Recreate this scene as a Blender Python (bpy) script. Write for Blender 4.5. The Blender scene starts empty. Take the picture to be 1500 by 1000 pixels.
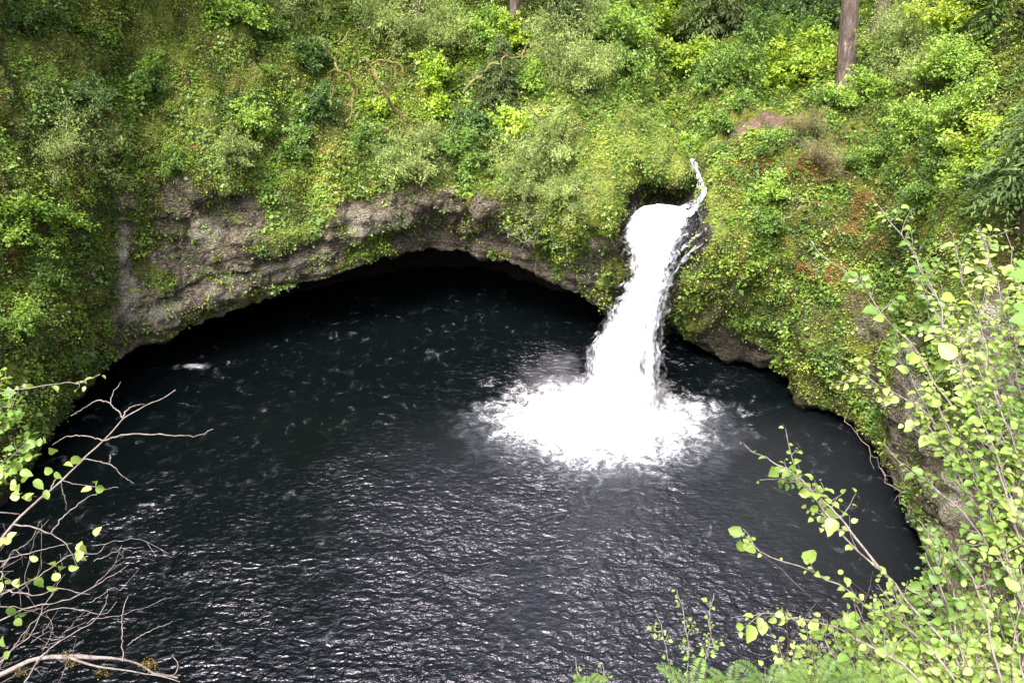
import bpy, math, random
import numpy as np
from mathutils import Vector
from mathutils.bvhtree import BVHTree

rng = np.random.default_rng(7)
random.seed(7)
sc = bpy.context.scene
COL = sc.collection
R = math.radians

# ------------------------------------------------------------------ camera maths
PITCH = R(33.0); F = 1167.0; H = 24.0
SP, CP = math.sin(PITCH), math.cos(PITCH)
CAM = np.array([0.0, 0.0, H])
def ray(px, py):
    u = (px - 750.0) / F; v = (500.0 - py) / F
    return np.array([u, CP + v * SP, -SP + v * CP])
def atY(px, py, Y):
    d = ray(px, py); return CAM + d * (Y / d[1])
def atZ(px, py, z):
    d = ray(px, py); return CAM + d * ((z - H) / d[2])
def atD(px, py, D):
    return CAM + ray(px, py) * D
def proj(P):
    Q = P - CAM
    dep = Q[..., 1] * CP - Q[..., 2] * SP
    up = Q[..., 1] * SP + Q[..., 2] * CP
    d = np.where(dep > 0.05, dep, 0.05)
    return 750 + F * Q[..., 0] / d, 500 - F * up / d, dep

# ------------------------------------------------------------------ noise
_perm = np.random.default_rng(3).permutation(256)
_perm = np.concatenate([_perm, _perm, _perm]).astype(np.int64)
_g = np.random.default_rng(4).normal(size=(256, 3)); _g /= np.linalg.norm(_g, axis=1)[:, None]
def perlin(P):
    P = np.asarray(P, float)
    i = np.floor(P).astype(np.int64); f = P - i; i &= 255
    w = f * f * f * (f * (f * 6 - 15) + 10)
    out = 0
    for dx in (0, 1):
        for dy in (0, 1):
            for dz in (0, 1):
                h = _perm[_perm[_perm[(i[..., 0] + dx) & 255] + ((i[..., 1] + dy) & 255)] + ((i[..., 2] + dz) & 255)]
                g = _g[h]
                dot = g[..., 0] * (f[..., 0] - dx) + g[..., 1] * (f[..., 1] - dy) + g[..., 2] * (f[..., 2] - dz)
                wt = (w[..., 0] if dx else 1 - w[..., 0]) * (w[..., 1] if dy else 1 - w[..., 1]) * (w[..., 2] if dz else 1 - w[..., 2])
                out = out + dot * wt
    return out * 1.6
def fbm(P, oct=4, gain=.5):
    P = np.asarray(P, float); a = 1.0; s = 0; t = 0
    for k in range(oct):
        s = s + a * perlin(P + k * 17.3); t += a; a *= gain; P = P * 2.03
    return s / t * 1.3
def sstep(a, b, x):
    t = np.clip((x - a) / (b - a), 0, 1); return t * t * (3 - 2 * t)
def nrm(v):
    v = np.asarray(v, float); return v / np.maximum(np.linalg.norm(v, axis=-1, keepdims=True), 1e-9)

# ------------------------------------------------------------------ object helpers
def tag(o, label=None, cat=None, group=None, kind=None):
    if label: o['label'] = label
    if cat: o['category'] = cat
    if group: o['group'] = group
    if kind: o['kind'] = kind
    return o
def empty(name, loc):
    o = bpy.data.objects.new(name, None); COL.objects.link(o)
    o.location = tuple(float(a) for a in loc); o.empty_display_size = .3
    return o
def raw_mesh(name, V, faces_flat, starts, totals, mat, parent=None, col=None, attrs=None, smooth=False):
    me = bpy.data.meshes.new(name)
    V = np.asarray(V, np.float32)
    if parent is not None:
        V = V - np.array(parent.location, np.float32)
    me.vertices.add(len(V)); me.vertices.foreach_set('co', V.ravel())
    me.loops.add(len(faces_flat)); me.loops.foreach_set('vertex_index', np.asarray(faces_flat, np.int32))
    me.polygons.add(len(starts)); me.polygons.foreach_set('loop_start', np.asarray(starts, np.int32))
    me.polygons.foreach_set('loop_total', np.asarray(totals, np.int32))
    if smooth: me.polygons.foreach_set('use_smooth', np.ones(len(starts), bool))
    me.update(calc_edges=True)
    if col is not None:
        a = me.attributes.new('Col', 'FLOAT_COLOR', 'POINT')
        c4 = np.ones((len(V), 4), np.float32); c4[:, :3] = col
        a.data.foreach_set('color', c4.ravel())
    for k, v in (attrs or {}).items():
        a = me.attributes.new(k, 'FLOAT', 'POINT'); a.data.foreach_set('value', np.asarray(v, np.float32).ravel())
    me.materials.append(mat)
    o = bpy.data.objects.new(name, me); COL.objects.link(o)
    if parent is not None: o.parent = parent
    return o
class Geo:
    """collects vertices and faces for ONE mesh object"""
    def __init__(s): s.V = []; s.L = []; s.T = []; s.C = []; s.n = 0
    def add(s, V, F, col=None):
        V = np.asarray(V, float).reshape(-1, 3)
        F = np.asarray(F)
        s.V.append(V); s.L.append((F + s.n).ravel()); s.T.append(np.full(len(F), F.shape[1]))
        c = np.zeros((len(V), 3)) + (np.array([.5, .5, .5]) if col is None else np.asarray(col, float).reshape(-1, 3))
        s.C.append(c); s.n += len(V)
    def build(s, name, mat, parent=None, smooth=False):
        if not s.V: s.add([[0, 0, -3], [0, .01, -3], [.01, 0, -3]], [[0, 1, 2]])
        T = np.concatenate(s.T); st = np.concatenate([[0], np.cumsum(T)[:-1]])
        return raw_mesh(name, np.concatenate(s.V), np.concatenate(s.L), st, T, mat, parent, np.concatenate(s.C), smooth=smooth)
    def tube(s, pts, r0, r1=None, seg=6, col=None, wob=0.0):
        pts = np.asarray(pts, float); n = len(pts)
        if n < 2: return
        r1 = r0 * .3 if r1 is None else r1
        rad = r0 + (r1 - r0) * np.linspace(0, 1, n) ** .9
        tan = nrm(np.gradient(pts, axis=0))
        ref = np.array([0, 0, 1.0]) if abs(tan[:, 2]).mean() < .8 else np.array([1.0, 0, 0])
        a = nrm(np.cross(tan, ref)); b = np.cross(tan, a)
        th = np.linspace(0, 2 * np.pi, seg, endpoint=False)
        ring = pts[:, None, :] + rad[:, None, None] * (np.cos(th)[None, :, None] * a[:, None, :] + np.sin(th)[None, :, None] * b[:, None, :])
        if wob: ring = ring + (ring - pts[:, None, :]) * (wob * perlin(ring * 3.1))[..., None]
        idx = np.arange(n * seg).reshape(n, seg)
        q = np.stack([idx[:-1], np.roll(idx[:-1], -1, 1), np.roll(idx[1:], -1, 1), idx[1:]], -1).reshape(-1, 4)
        s.add(ring.reshape(-1, 3), q, col)

# leaf templates: along, across, up ; faces
T_FOLD = (np.array([[0, 0, 0], [.42, -.5, .10], [1, 0, -.05], [.42, .5, .10]]), np.array([[0, 1, 2], [0, 2, 3]]))
T_ROUND = (np.array([[0, 0, 0], [.08, -.33, .10], [.42, -.50, .20], [.80, -.36, .08], [1.10, 0, -.20],
                     [.76, .40, .10], [.40, .52, .16], [.10, .34, .12], [.5, 0, -.02]]),
           np.array([[0, 1, 2, 8], [8, 2, 3, 4], [8, 4, 5, 6], [0, 8, 6, 7]]))
T_NEED = (np.array([[0, -.5, 0], [1, -.15, -.05], [1, .15, -.05], [0, .5, 0]]), np.array([[0, 1, 2, 3]]))
_mp = [(0, 0)]
for k, (ang, rad) in enumerate([(-150, .30), (-125, .50), (-105, .42), (-78, .74), (-66, .62), (-54, .52), (-42, .80), (-32, .90), (-20, .66), (-8, .88), (0, 1.02), (8, .88), (20, .66), (32, .90), (42, .80), (54, .52), (66, .62), (78, .74), (105, .42), (125, .50), (150, .30)]):
    _mp.append((rad * math.cos(R(ang)), rad * math.sin(R(ang))))
_mv = np.array([[p[0], p[1], -.10 * (p[0] ** 2 + p[1] ** 2)] for p in _mp])
T_MAPLE = (_mv, np.array([[0, i, i + 1] for i in range(1, len(_mp) - 1)]))

def leaves(geo, P, T, N, L, W, C, tpl=T_FOLD):
    """P origin, T tip direction, N face normal, L length, W width, C colour"""
    P = np.asarray(P, float); n = len(P)
    if n == 0: return
    T = nrm(T); S = nrm(np.cross(N, T)); N = np.cross(T, S)
    tv, tf = tpl; k = len(tv)
    L = np.broadcast_to(np.asarray(L, float), (n,)); W = np.broadcast_to(np.asarray(W, float), (n,))
    V = P[:, None, :] + T[:, None, :] * (tv[None, :, 0, None] * L[:, None, None]) + S[:, None, :] * (tv[None, :, 1, None] * W[:, None, None]) \
        + N[:, None, :] * (tv[None, :, 2, None] * L[:, None, None])
    Fc = (tf[None] + (np.arange(n) * k)[:, None, None]).reshape(-1, tf.shape[1])
    geo.add(V.reshape(-1, 3), Fc, np.repeat(np.clip(C, 0, 1), k, axis=0))
def rdir(n, r=rng):
    return nrm(r.normal(size=(n, 3)))
def jcol(base, n, var=.22, hue=.10):
    base = np.asarray(base, float)
    b = np.broadcast_to(base, (n, 3)) * np.exp(rng.normal(0, var, (n, 1)))
    return b * np.exp(rng.normal(0, hue, (n, 3)) * np.array([1, .4, .8]))

# ------------------------------------------------------------------ materials
def newmat(name):
    m = bpy.data.materials.new(name); m.use_nodes = True
    nt = m.node_tree; nt.nodes.clear()
    return m, nt, nt.nodes.new('ShaderNodeOutputMaterial')
def node(nt, t, **kw):
    n = nt.nodes.new(t)
    for k, v in kw.items():
        if k in n.inputs: n.inputs[k].default_value = v
        else: setattr(n, k, v)
    return n
def noise_n(nt, vec, scale, detail=4, rough=.55, dist=0.0):
    n = nt.nodes.new('ShaderNodeTexNoise'); n.inputs['Scale'].default_value = scale
    n.inputs['Detail'].default_value = detail; n.inputs['Roughness'].default_value = rough; n.inputs['Distortion'].default_value = dist
    if vec is not None: nt.links.new(vec, n.inputs['Vector'])
    return n.outputs['Fac']
def ramp(nt, fac, stops):
    n = nt.nodes.new('ShaderNodeValToRGB'); cr = n.color_ramp
    while len(cr.elements) > 1: cr.elements.remove(cr.elements[-1])
    for i, (p, c) in enumerate(stops):
        e = cr.elements[0] if i == 0 else cr.elements.new(p)
        e.position = p; e.color = (*c, 1) if len(c) == 3 else c
    nt.links.new(fac, n.inputs['Fac']); return n.outputs['Color']
def mixc(nt, fac, a, b, mode='MIX'):
    n = nt.nodes.new('ShaderNodeMix'); n.data_type = 'RGBA'; n.blend_type = mode
    for s, v in ((n.inputs[0], fac), (n.inputs[6], a), (n.inputs[7], b)):
        if hasattr(v, 'links') or isinstance(v, bpy.types.NodeSocket): nt.links.new(v, s)
        else: s.default_value = v if isinstance(v, float) else (*v, 1)
    return n.outputs[2]
def mth(nt, op, a, b=None, c=None, clamp=False):
    n = nt.nodes.new('ShaderNodeMath'); n.operation = op; n.use_clamp = clamp
    for i, v in enumerate((a, b, c)):
        if v is None: continue
        if isinstance(v, bpy.types.NodeSocket): nt.links.new(v, n.inputs[i])
        else: n.inputs[i].default_value = v
    return n.outputs[0]
def mrange(nt, v, a, b, c=0.0, d=1.0):
    n = nt.nodes.new('ShaderNodeMapRange'); n.interpolation_type = 'SMOOTHSTEP'
    nt.links.new(v, n.inputs[0])
    for i, x in enumerate((a, b, c, d)): n.inputs[i + 1].default_value = x
    return n.outputs[0]

ALB = .60
def leaf_mat(name, trans=.42, gloss=.025, grough=.45):
    m, nt, out = newmat(name)
    at = node(nt, 'ShaderNodeAttribute', attribute_name='Col')
    geo = nt.nodes.new('ShaderNodeNewGeometry')
    nz = noise_n(nt, geo.outputs['Position'], 9.0, 3)
    col = mixc(nt, mrange(nt, nz, .3, .7, 0.0, .35), at.outputs['Color'], (.05, .07, .012), 'MIX')
    col = mixc(nt, .65, at.outputs['Color'], col)
    col = mixc(nt, 1.0, col, (ALB * 1.52, ALB * 1.66, ALB * 1.18), 'MULTIPLY')
    d = nt.nodes.new('ShaderNodeBsdfDiffuse'); t = nt.nodes.new('ShaderNodeBsdfTranslucent'); g = nt.nodes.new('ShaderNodeBsdfGlossy')
    nt.links.new(col, d.inputs[0])
    tc = mixc(nt, 1.0, col, (1.15, 1.1, .55), 'MULTIPLY'); nt.links.new(tc, t.inputs[0])
    g.inputs['Roughness'].default_value = grough; g.inputs[0].default_value = (.9, .95, 1, 1)
    m1 = node(nt, 'ShaderNodeMixShader', Fac=trans); nt.links.new(d.outputs[0], m1.inputs[1]); nt.links.new(t.outputs[0], m1.inputs[2])
    m2 = node(nt, 'ShaderNodeMixShader', Fac=gloss); nt.links.new(m1.outputs[0], m2.inputs[1]); nt.links.new(g.outputs[0], m2.inputs[2])
    nt.links.new(m2.outputs[0], out.inputs[0]); return m
M_LEAF = leaf_mat('broad_leaf')
M_SOFT = leaf_mat('soft_leaf', .35, .01, .6)

def bark_mat(name, stops, scale, moss=None, mthr=.55):
    m, nt, out = newmat(name)
    geo = nt.nodes.new('ShaderNodeNewGeometry'); mp = nt.nodes.new('ShaderNodeMapping')
    nt.links.new(geo.outputs['Position'], mp.inputs[0]); mp.inputs['Scale'].default_value = (1, 1, .22)
    nz = noise_n(nt, mp.outputs[0], scale, 6, .65, .4)
    c = ramp(nt, nz, stops)
    if moss is not None:
        n2 = noise_n(nt, geo.outputs['Position'], scale * .35, 4)
        c = mixc(nt, mrange(nt, n2, mthr, mthr + .12), c, moss)
    c = mixc(nt, 1.0, c, (ALB, ALB * .98, ALB * .95), 'MULTIPLY')
    b = nt.nodes.new('ShaderNodeBsdfPrincipled'); nt.links.new(c, b.inputs['Base Color']); b.inputs['Roughness'].default_value = .85
    bp = node(nt, 'ShaderNodeBump', Strength=.7, Distance=.04); nt.links.new(nz, bp.inputs['Height']); nt.links.new(bp.outputs[0], b.inputs['Normal'])
    nt.links.new(b.outputs[0], out.inputs[0]); return m
M_BARK = bark_mat('fir_bark', [(.3, (.05, .034, .028)), (.5, (.20, .145, .125)), (.7, (.42, .35, .32))], 8, (.20, .15, .05), .60)
M_TWIG = bark_mat('pale_twig', [(.3, (.16, .12, .11)), (.55, (.36, .31, .28)), (.75, (.56, .51, .48))], 30)
M_STEM = bark_mat('brown_stem', [(.3, (.05, .03, .02)), (.6, (.16, .10, .065)), (.8, (.22, .16, .11))], 20)
M_MOSSY = bark_mat('mossy_bark', [(.3, (.08, .055, .02)), (.55, (.27, .20, .06)), (.75, (.42, .36, .12))], 10, (.22, .25, .05), .46)

# cliff and forest floor
def terrain_mat():
    m, nt, out = newmat('mossy_cliff')
    geo = nt.nodes.new('ShaderNodeNewGeometry'); P = geo.outputs['Position']
    rock = node(nt, 'ShaderNodeAttribute', attribute_name='rock').outputs['Fac']
    rust = node(nt, 'ShaderNodeAttribute', attribute_name='rust').outputs['Fac']
    wet_shade = node(nt, 'ShaderNodeAttribute', attribute_name='wet_shade').outputs['Fac']
    yel = node(nt, 'ShaderNodeAttribute', attribute_name='yellow').outputs['Fac']
    n1 = noise_n(nt, P, .8, 6, .6); n2 = noise_n(nt, P, 5.0, 6, .65); n3 = noise_n(nt, P, 14.0, 6, .75)
    mv = mth(nt, 'ADD', mth(nt, 'MULTIPLY', n1, .5), mth(nt, 'MULTIPLY', n2, .5))
    moss = ramp(nt, mv, [(.34, (.022, .024, .010)), (.43, (.070, .075, .018)), (.50, (.13, .15, .026)), (.57, (.20, .22, .034)), (.66, (.24, .19, .05))])
    mv2 = nt.nodes.new('ShaderNodeMapping'); nt.links.new(P, mv2.inputs[0]); mv2.inputs['Scale'].default_value = (1.6, 1.6, .22)
    nv = noise_n(nt, mv2.outputs[0], 1.0, 5, .6)
    moss = mixc(nt, mrange(nt, nv, .52, .64, 0.0, .85), moss, mixc(nt, n2, (.05, .035, .018), (.20, .15, .08)))
    ym = ramp(nt, n2, [(.3, (.07, .10, .022)), (.45, (.18, .23, .045)), (.6, (.29, .34, .07)), (.75, (.26, .27, .08))])
    moss = mixc(nt, mrange(nt, mth(nt, 'ADD', yel, mth(nt, 'MULTIPLY', mth(nt, 'SUBTRACT', n1, .5), 1.6)), .25, .8), moss, ym)
    rs = ramp(nt, n2, [(.3, (.06, .035, .012)), (.5, (.19, .10, .03)), (.7, (.25, .17, .05))])
    moss = mixc(nt, mrange(nt, mth(nt, 'ADD', rust, mth(nt, 'MULTIPLY', mth(nt, 'SUBTRACT', n2, .5), 2.0)), .4, .75), moss, rs)
    mp = nt.nodes.new('ShaderNodeMapping'); nt.links.new(P, mp.inputs[0]); mp.inputs['Scale'].default_value = (1, 1, 2.2)
    nd = nt.nodes.new('ShaderNodeTexNoise'); nd.inputs['Scale'].default_value = 2.2; nt.links.new(mp.outputs[0], nd.inputs['Vector'])
    va = nt.nodes.new('ShaderNodeVectorMath'); va.operation = 'MULTIPLY_ADD'
    nt.links.new(nd.outputs['Color'], va.inputs[0]); va.inputs[1].default_value = (.5, .5, .5); nt.links.new(mp.outputs[0], va.inputs[2])
    vo = nt.nodes.new('ShaderNodeTexVoronoi'); vo.inputs['Scale'].default_value = 7.5; nt.links.new(va.outputs[0], vo.inputs['Vector'])
    vo.inputs['Randomness'].default_value = 1.0
    sep = nt.nodes.new('ShaderNodeSeparateColor'); nt.links.new(vo.outputs['Color'], sep.inputs[0])
    rv = mth(nt, 'ADD', mth(nt, 'MULTIPLY', sep.outputs[0], .35), mth(nt, 'ADD', mth(nt, 'MULTIPLY', n3, .75), mth(nt, 'MULTIPLY', n1, .15)))
    rc = ramp(nt, rv, [(.35, (.045, .036, .028)), (.5, (.135, .112, .092)), (.62, (.24, .205, .175)), (.76, (.38, .335, .30)), (.9, (.55, .51, .47))])
    edge = mrange(nt, vo.outputs['Distance'], .0, .55, 1.0, .45)
    rc = mixc(nt, 1.0, rc, mixc(nt, edge, (.35, .33, .32), (1, 1, 1)), 'MULTIPLY')
    # mossy speckle on the rock
    rc = mixc(nt, mrange(nt, mth(nt, 'ADD', n2, mth(nt, 'MULTIPLY', n1, .4)), 0.76, .88), rc, (.07, .075, .018))
    pale = node(nt, 'ShaderNodeAttribute', attribute_name='pale').outputs['Fac']
    rc = mixc(nt, mth(nt, 'MULTIPLY', pale, .85), rc, mixc(nt, mrange(nt, n3, .36, .62), (.14, .12, .105), (.74, .70, .67)))
    rc = mixc(nt, wet_shade, rc, mixc(nt, 1.0, rc, (.26, .24, .25), 'MULTIPLY'))  # damp tone, also painting shade inside the cave and under overhangs
    rf = mrange(nt, mth(nt, 'ADD', rock, mth(nt, 'MULTIPLY', mth(nt, 'SUBTRACT', n2, .5), 1.1)), .35, .62)
    col = mixc(nt, rf, moss, rc)
    col = mixc(nt, 1.0, col, (ALB * 1.28, ALB * 1.27, ALB * 1.06), 'MULTIPLY')
    b = nt.nodes.new('ShaderNodeBsdfPrincipled'); nt.links.new(col, b.inputs['Base Color'])
    b.inputs['Specular IOR Level'].default_value = .25
    nt.links.new(mrange(nt, wet_shade, 0, 1, .95, .42), b.inputs['Roughness'])
    hgt = mth(nt, 'ADD', mth(nt, 'MULTIPLY', n2, .6), mth(nt, 'ADD', mth(nt, 'MULTIPLY', n3, .35), mth(nt, 'MULTIPLY', vo.outputs['Distance'], -.35)))
    bp = node(nt, 'ShaderNodeBump', Strength=1.0, Distance=.30); nt.links.new(hgt, bp.inputs['Height']); nt.links.new(bp.outputs[0], b.inputs['Normal'])
    nt.links.new(b.outputs[0], out.inputs[0]); return m
M_TERR = terrain_mat()

# ------------------------------------------------------------------ terrain
CEN = np.array([-3.0, 27.0])
def pxcol(face, under, ceil=.6, beyond=((14, 12), (45, 32))):
    pts = [atY(*f) for f in face]
    return wcol(pts, under, ceil, beyond)
def wcol(pts, under, ceil=.5, beyond=((14, 12), (45, 32))):
    pts = [np.array(p, float) for p in pts]
    lip = pts[0]
    o = lip[:2] - CEN; o = o / np.linalg.norm(o); o3 = np.array([o[0], o[1], 0])
    low = [lip + o3 * (under * 1.05) + np.array([0, 0, -2.5 - lip[2]]), lip + o3 * under + np.array([0, 0, -lip[2] * .7]), lip + o3 * under * .75 + np.array([0, 0, ceil * .6]),
           lip + o3 * under * .3 + np.array([0, 0, ceil * .55])]
    top = pts[-1]; ot = top[:2] - CEN; ot = ot / np.linalg.norm(ot); ot3 = np.array([ot[0], ot[1], 0])
    hi = [top + ot3 * a + np.array([0, 0, b]) for a, b in beyond]
    return low, pts, hi
def catmull(P, ts):
    P = np.asarray(P, float); n = len(P)
    i = np.clip(np.floor(ts).astype(int), 0, n - 2); f = (ts - i)[:, None]
    p0 = P[np.maximum(i - 1, 0)]; p1 = P[i]; p2 = P[i + 1]; p3 = P[np.minimum(i + 2, n - 1)]
    k = .42
    m1 = (p2 - p0) * k; m2 = (p3 - p1) * k
    return (2 * f ** 3 - 3 * f ** 2 + 1) * p1 + (f ** 3 - 2 * f ** 2 + f) * m1 + (-2 * f ** 3 + 3 * f ** 2) * p2 + (f ** 3 - f ** 2) * m2
def resample(P, n):
    t = np.linspace(0, len(P) - 1, 40 * len(P)); C = catmull(P, t)
    d = np.concatenate([[0], np.cumsum(np.linalg.norm(np.diff(C, axis=0), axis=1))])
    s = np.linspace(0, d[-1], n)
    return np.stack([np.interp(s, d, C[:, k]) for k in range(3)], 1)
valley = ((26, 2.5), (75, 26))
COLS = [
 wcol([(0, -1.2, .5), (0, -.8, 10), (0, -.2, 18), (0, .45, 21.6), (0, -.6, 22.35)], 1, .5, ((15, .6), (60, 10))),
 wcol([(-9, 1.2, .5), (-9, 1.0, 10), (-8.6, .2, 17), (-8, -.5, 20.5), (-8, -2, 22)], 1, .5, ((15, 2), (60, 14))),
 wcol([(-18, 8.5, .5), (-18.3, 8.2, 8), (-19, 7.8, 14), (-20, 7, 19), (-21, 6.5, 21)], 1, .5, ((15, 6), (60, 24))),
 wcol([(-23, 17, .5), (-23.5, 17, 6), (-24.5, 17.2, 12), (-26, 18, 17), (-28, 19, 20)], 1, .5),
 pxcol([(20, 725, 25.0), (10, 600, 26), (0, 450, 27.5), (-10, 300, 29), (-20, 150, 31), (-30, 0, 33.5), (-35, -60, 35.5)], .8),
 pxcol([(75, 640, 27.9), (80, 520, 29.0), (80, 380, 30.4), (75, 230, 32.3), (75, 100, 34.8), (75, 0, 36.6), (75, -60, 38.5)], 1.5),
 pxcol([(133, 562, 31.4), (150, 450, 32.4), (160, 330, 33.5), (165, 200, 35), (170, 80, 37.5), (175, 0, 39), (175, -60, 41)], 3),
 pxcol([(185, 515, 33.0), (200, 470, 33.4), (205, 400, 34.3), (210, 310, 35.2), (220, 240, 35.6), (235, 100, 38.6), (240, 0, 40.6), (240, -60, 42.6)], 4.5),
 pxcol([(255, 487, 34.3), (262, 448, 34.3), (265, 425, 35.2), (270, 350, 36.0), (280, 290, 36.6), (290, 262, 35.9), (300, 150, 38), (300, 50, 40.5), (300, 0, 42), (300, -60, 44)], 5.5),
 pxcol([(325, 462, 35.4), (330, 425, 35.3), (335, 395, 35.9), (335, 340, 36.4), (340, 285, 36.9), (345, 255, 36.6), (350, 150, 39), (350, 50, 41.5), (350, 0, 43), (350, -60, 45)], 6),
 pxcol([(400, 435, 36.4), (400, 398, 36.3), (402, 380, 36.9), (400, 355, 36.3), (400, 270, 37.4), (400, 150, 40), (400, 50, 43), (400, 0, 44.5), (400, -60, 46.5)], 6),
 pxcol([(515, 395, 37.7), (518, 360, 37.5), (520, 325, 37.6), (520, 280, 38.2), (520, 200, 40), (520, 100, 43), (520, 0, 46), (520, -60, 48)], 6),
 pxcol([(575, 372, 39.0), (578, 345, 39.3), (582, 315, 38.3), (585, 285, 38.2), (590, 200, 40.2), (590, 100, 43.4), (590, 0, 47), (590, -60, 49)], 6),
 pxcol([(645, 366, 39.7), (645, 338, 39.6), (645, 312, 38.6), (645, 284, 38.2), (650, 200, 40.4), (650, 100, 44), (650, 0, 48), (650, -60, 50)], 6),
 pxcol([(705, 373, 39.2), (705, 345, 39.0), (708, 318, 38.0), (712, 285, 37.7), (715, 200, 40), (720, 100, 44), (725, 0, 48.5), (725, -60, 50.5)], 6),
 pxcol([(758, 388, 37.9), (760, 360, 37.6), (765, 330, 37.0), (775, 280, 37.3), (780, 200, 39.5), (790, 100, 44), (800, 0, 49), (805, -60, 51.5)], 5.5),
 pxcol([(825, 420, 37.3), (828, 380, 36.8), (835, 325, 36.0), (840, 240, 37.5), (832, 160, 40.5), (835, 90, 45), (845, 0, 51), (848, -60, 53.5)], 4.5),
 pxcol([(885, 455, 36.4), (893, 410, 35.8), (897, 355, 35.2), (888, 300, 34.6), (878, 230, 36.9), (865, 165, 40.0), (858, 95, 44.6), (870, 0, 51.5), (875, -60, 54)], 4.0, .5),
 pxcol([(905, 460, 36.6), (922, 420, 36.0), (926, 370, 35.7), (919, 325, 35.8), (922, 295, 36.4), (918, 258, 35.4), (905, 215, 37.0), (885, 165, 39.9), (875, 110, 43.3), (885, 50, 48), (895, 0, 53), (900, -60, 56)], 3.5, .5),
 pxcol([(940, 455, 36.2), (945, 410, 35.2), (950, 380, 34.0), (952, 350, 34.5), (955, 318, 35.6), (957, 303, 37.6), (960, 282, 38.2), (958, 256, 35.5), (948, 222, 36.9), (928, 180, 38.8), (905, 135, 41.6), (905, 80, 46), (925, 0, 55), (930, -60, 58)], 2.0, .4, valley),
 pxcol([(965, 455, 36.2), (972, 410, 34.8), (985, 375, 34.3), (988, 345, 34.8), (990, 318, 35.6), (992, 302, 37.4), (997, 284, 37.9), (1003, 262, 35.9), (990, 228, 36.9), (966, 180, 39.0), (936, 130, 42.0), (930, 80, 46.5), (950, 0, 57), (955, -60, 61)], 2.0, .4, valley),
 pxcol([(975, 465, 35.8), (985, 420, 34.6), (1002, 385, 34.1), (1012, 350, 34.4), (1020, 318, 35.0), (1024, 292, 35.7), (1025, 270, 36.6), (1019, 248, 37.9), (1012, 222, 40.3), (1000, 185, 43.6), (988, 140, 48.5), (985, 90, 54), (995, 0, 63), (1015, -60, 66)], 1.8, .4, valley),
 pxcol([(985, 482, 35.8), (984, 440, 34.6), (998, 408, 33.6), (1020, 375, 33.3), (1036, 330, 33.7), (1041, 270, 34.9), (1045, 235, 36.2), (1052, 205, 37.8), (1060, 180, 39.4), (1062, 140, 43), (1058, 80, 50), (1050, 0, 61), (1050, -60, 66)], 2.5, .5, valley),
 pxcol([(1010, 505, 35.2), (1015, 450, 34.1), (1030, 400, 33.2), (1050, 350, 33.3), (1062, 290, 34.0), (1068, 240, 35.2), (1075, 205, 37.4), (1085, 180, 39.0), (1092, 150, 42.5), (1095, 90, 49), (1090, 0, 62), (1090, -60, 67)], 3.0, .5, valley),
 pxcol([(1068, 528, 34.6), (1072, 460, 33.6), (1085, 370, 32.8), (1098, 270, 34.2), (1105, 220, 35.6), (1110, 198, 37.3), (1118, 178, 39.4), (1125, 160, 41.7), (1130, 120, 46), (1138, 60, 55), (1140, 0, 63), (1140, -60, 68)], 3.0, .5, valley),
 pxcol([(1140, 543, 33.2), (1140, 480, 32.4), (1147, 370, 32.3), (1155, 280, 33.6), (1160, 225, 35.0), (1165, 190, 37.3), (1168, 170, 39.5), (1175, 145, 42), (1180, 110, 46.5), (1190, 60, 54), (1195, 0, 63), (1195, -60, 68)], 3.0, .5, valley),
 pxcol([(1166, 588, 31.2), (1176, 490, 30.7), (1190, 390, 31.3), (1200, 290, 32.7), (1205, 220, 34.8), (1212, 170, 38.3), (1222, 138, 41), (1235, 112, 43.4), (1242, 60, 52), (1250, 0, 62), (1250, -60, 67)], 2.5, .5, ((24, 5), (70, 30))),
 pxcol([(1243, 618, 29.4), (1262, 540, 28.5), (1290, 430, 29), (1310, 320, 30), (1320, 230, 32), (1330, 150, 35), (1340, 80, 40), (1350, 0, 47), (1350, -60, 51)], 2.5),
 pxcol([(1340, 780, 22.1), (1370, 650, 22.5), (1400, 500, 23), (1420, 380, 23.8), (1430, 250, 26), (1440, 150, 29), (1450, 50, 34), (1455, 0, 37), (1455, -60, 40)], 1.5),
 pxcol([(1425, 1000, 15.8), (1480, 850, 16), (1520, 650, 16.5), (1540, 450, 17.5), (1560, 300, 19), (1570, 200, 21), (1580, 100, 24), (1590, 0, 27), (1590, -60, 30)], 1),
 wcol([(16, 8, .5), (16.5, 7.5, 8), (16.5, 7, 14), (17.5, 6.5, 18.5), (19, 6, 20.5)], 1, .5, ((15, 6), (60, 20))),
 wcol([(8, 1.6, .5), (7.6, 1.8, 10), (7, 1.8, 16), (6.5, 1.5, 19.3), (6.5, -.5, 21.8)], 1, .5, ((15, 2), (60, 12))),
]
NL, NF, NH = 40, 250, 46
prof = []
for lo, fc, hi in COLS:
    a = resample(lo + [fc[0]], NL); b = resample(fc, NF); c = resample([fc[-1]] + hi, NH)
    prof.append(np.concatenate([a[:-1], b, c[1:]]))
prof = np.array(prof)                      # (columns, rows, 3)
nC = len(prof)
sub = []
for i in range(nC):                         # finer columns where they are in the picture
    sub.append(26 if 3 <= i < nC - 3 else 8)
    if 16 <= i <= 25: sub[-1] = 20
grid = []
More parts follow.
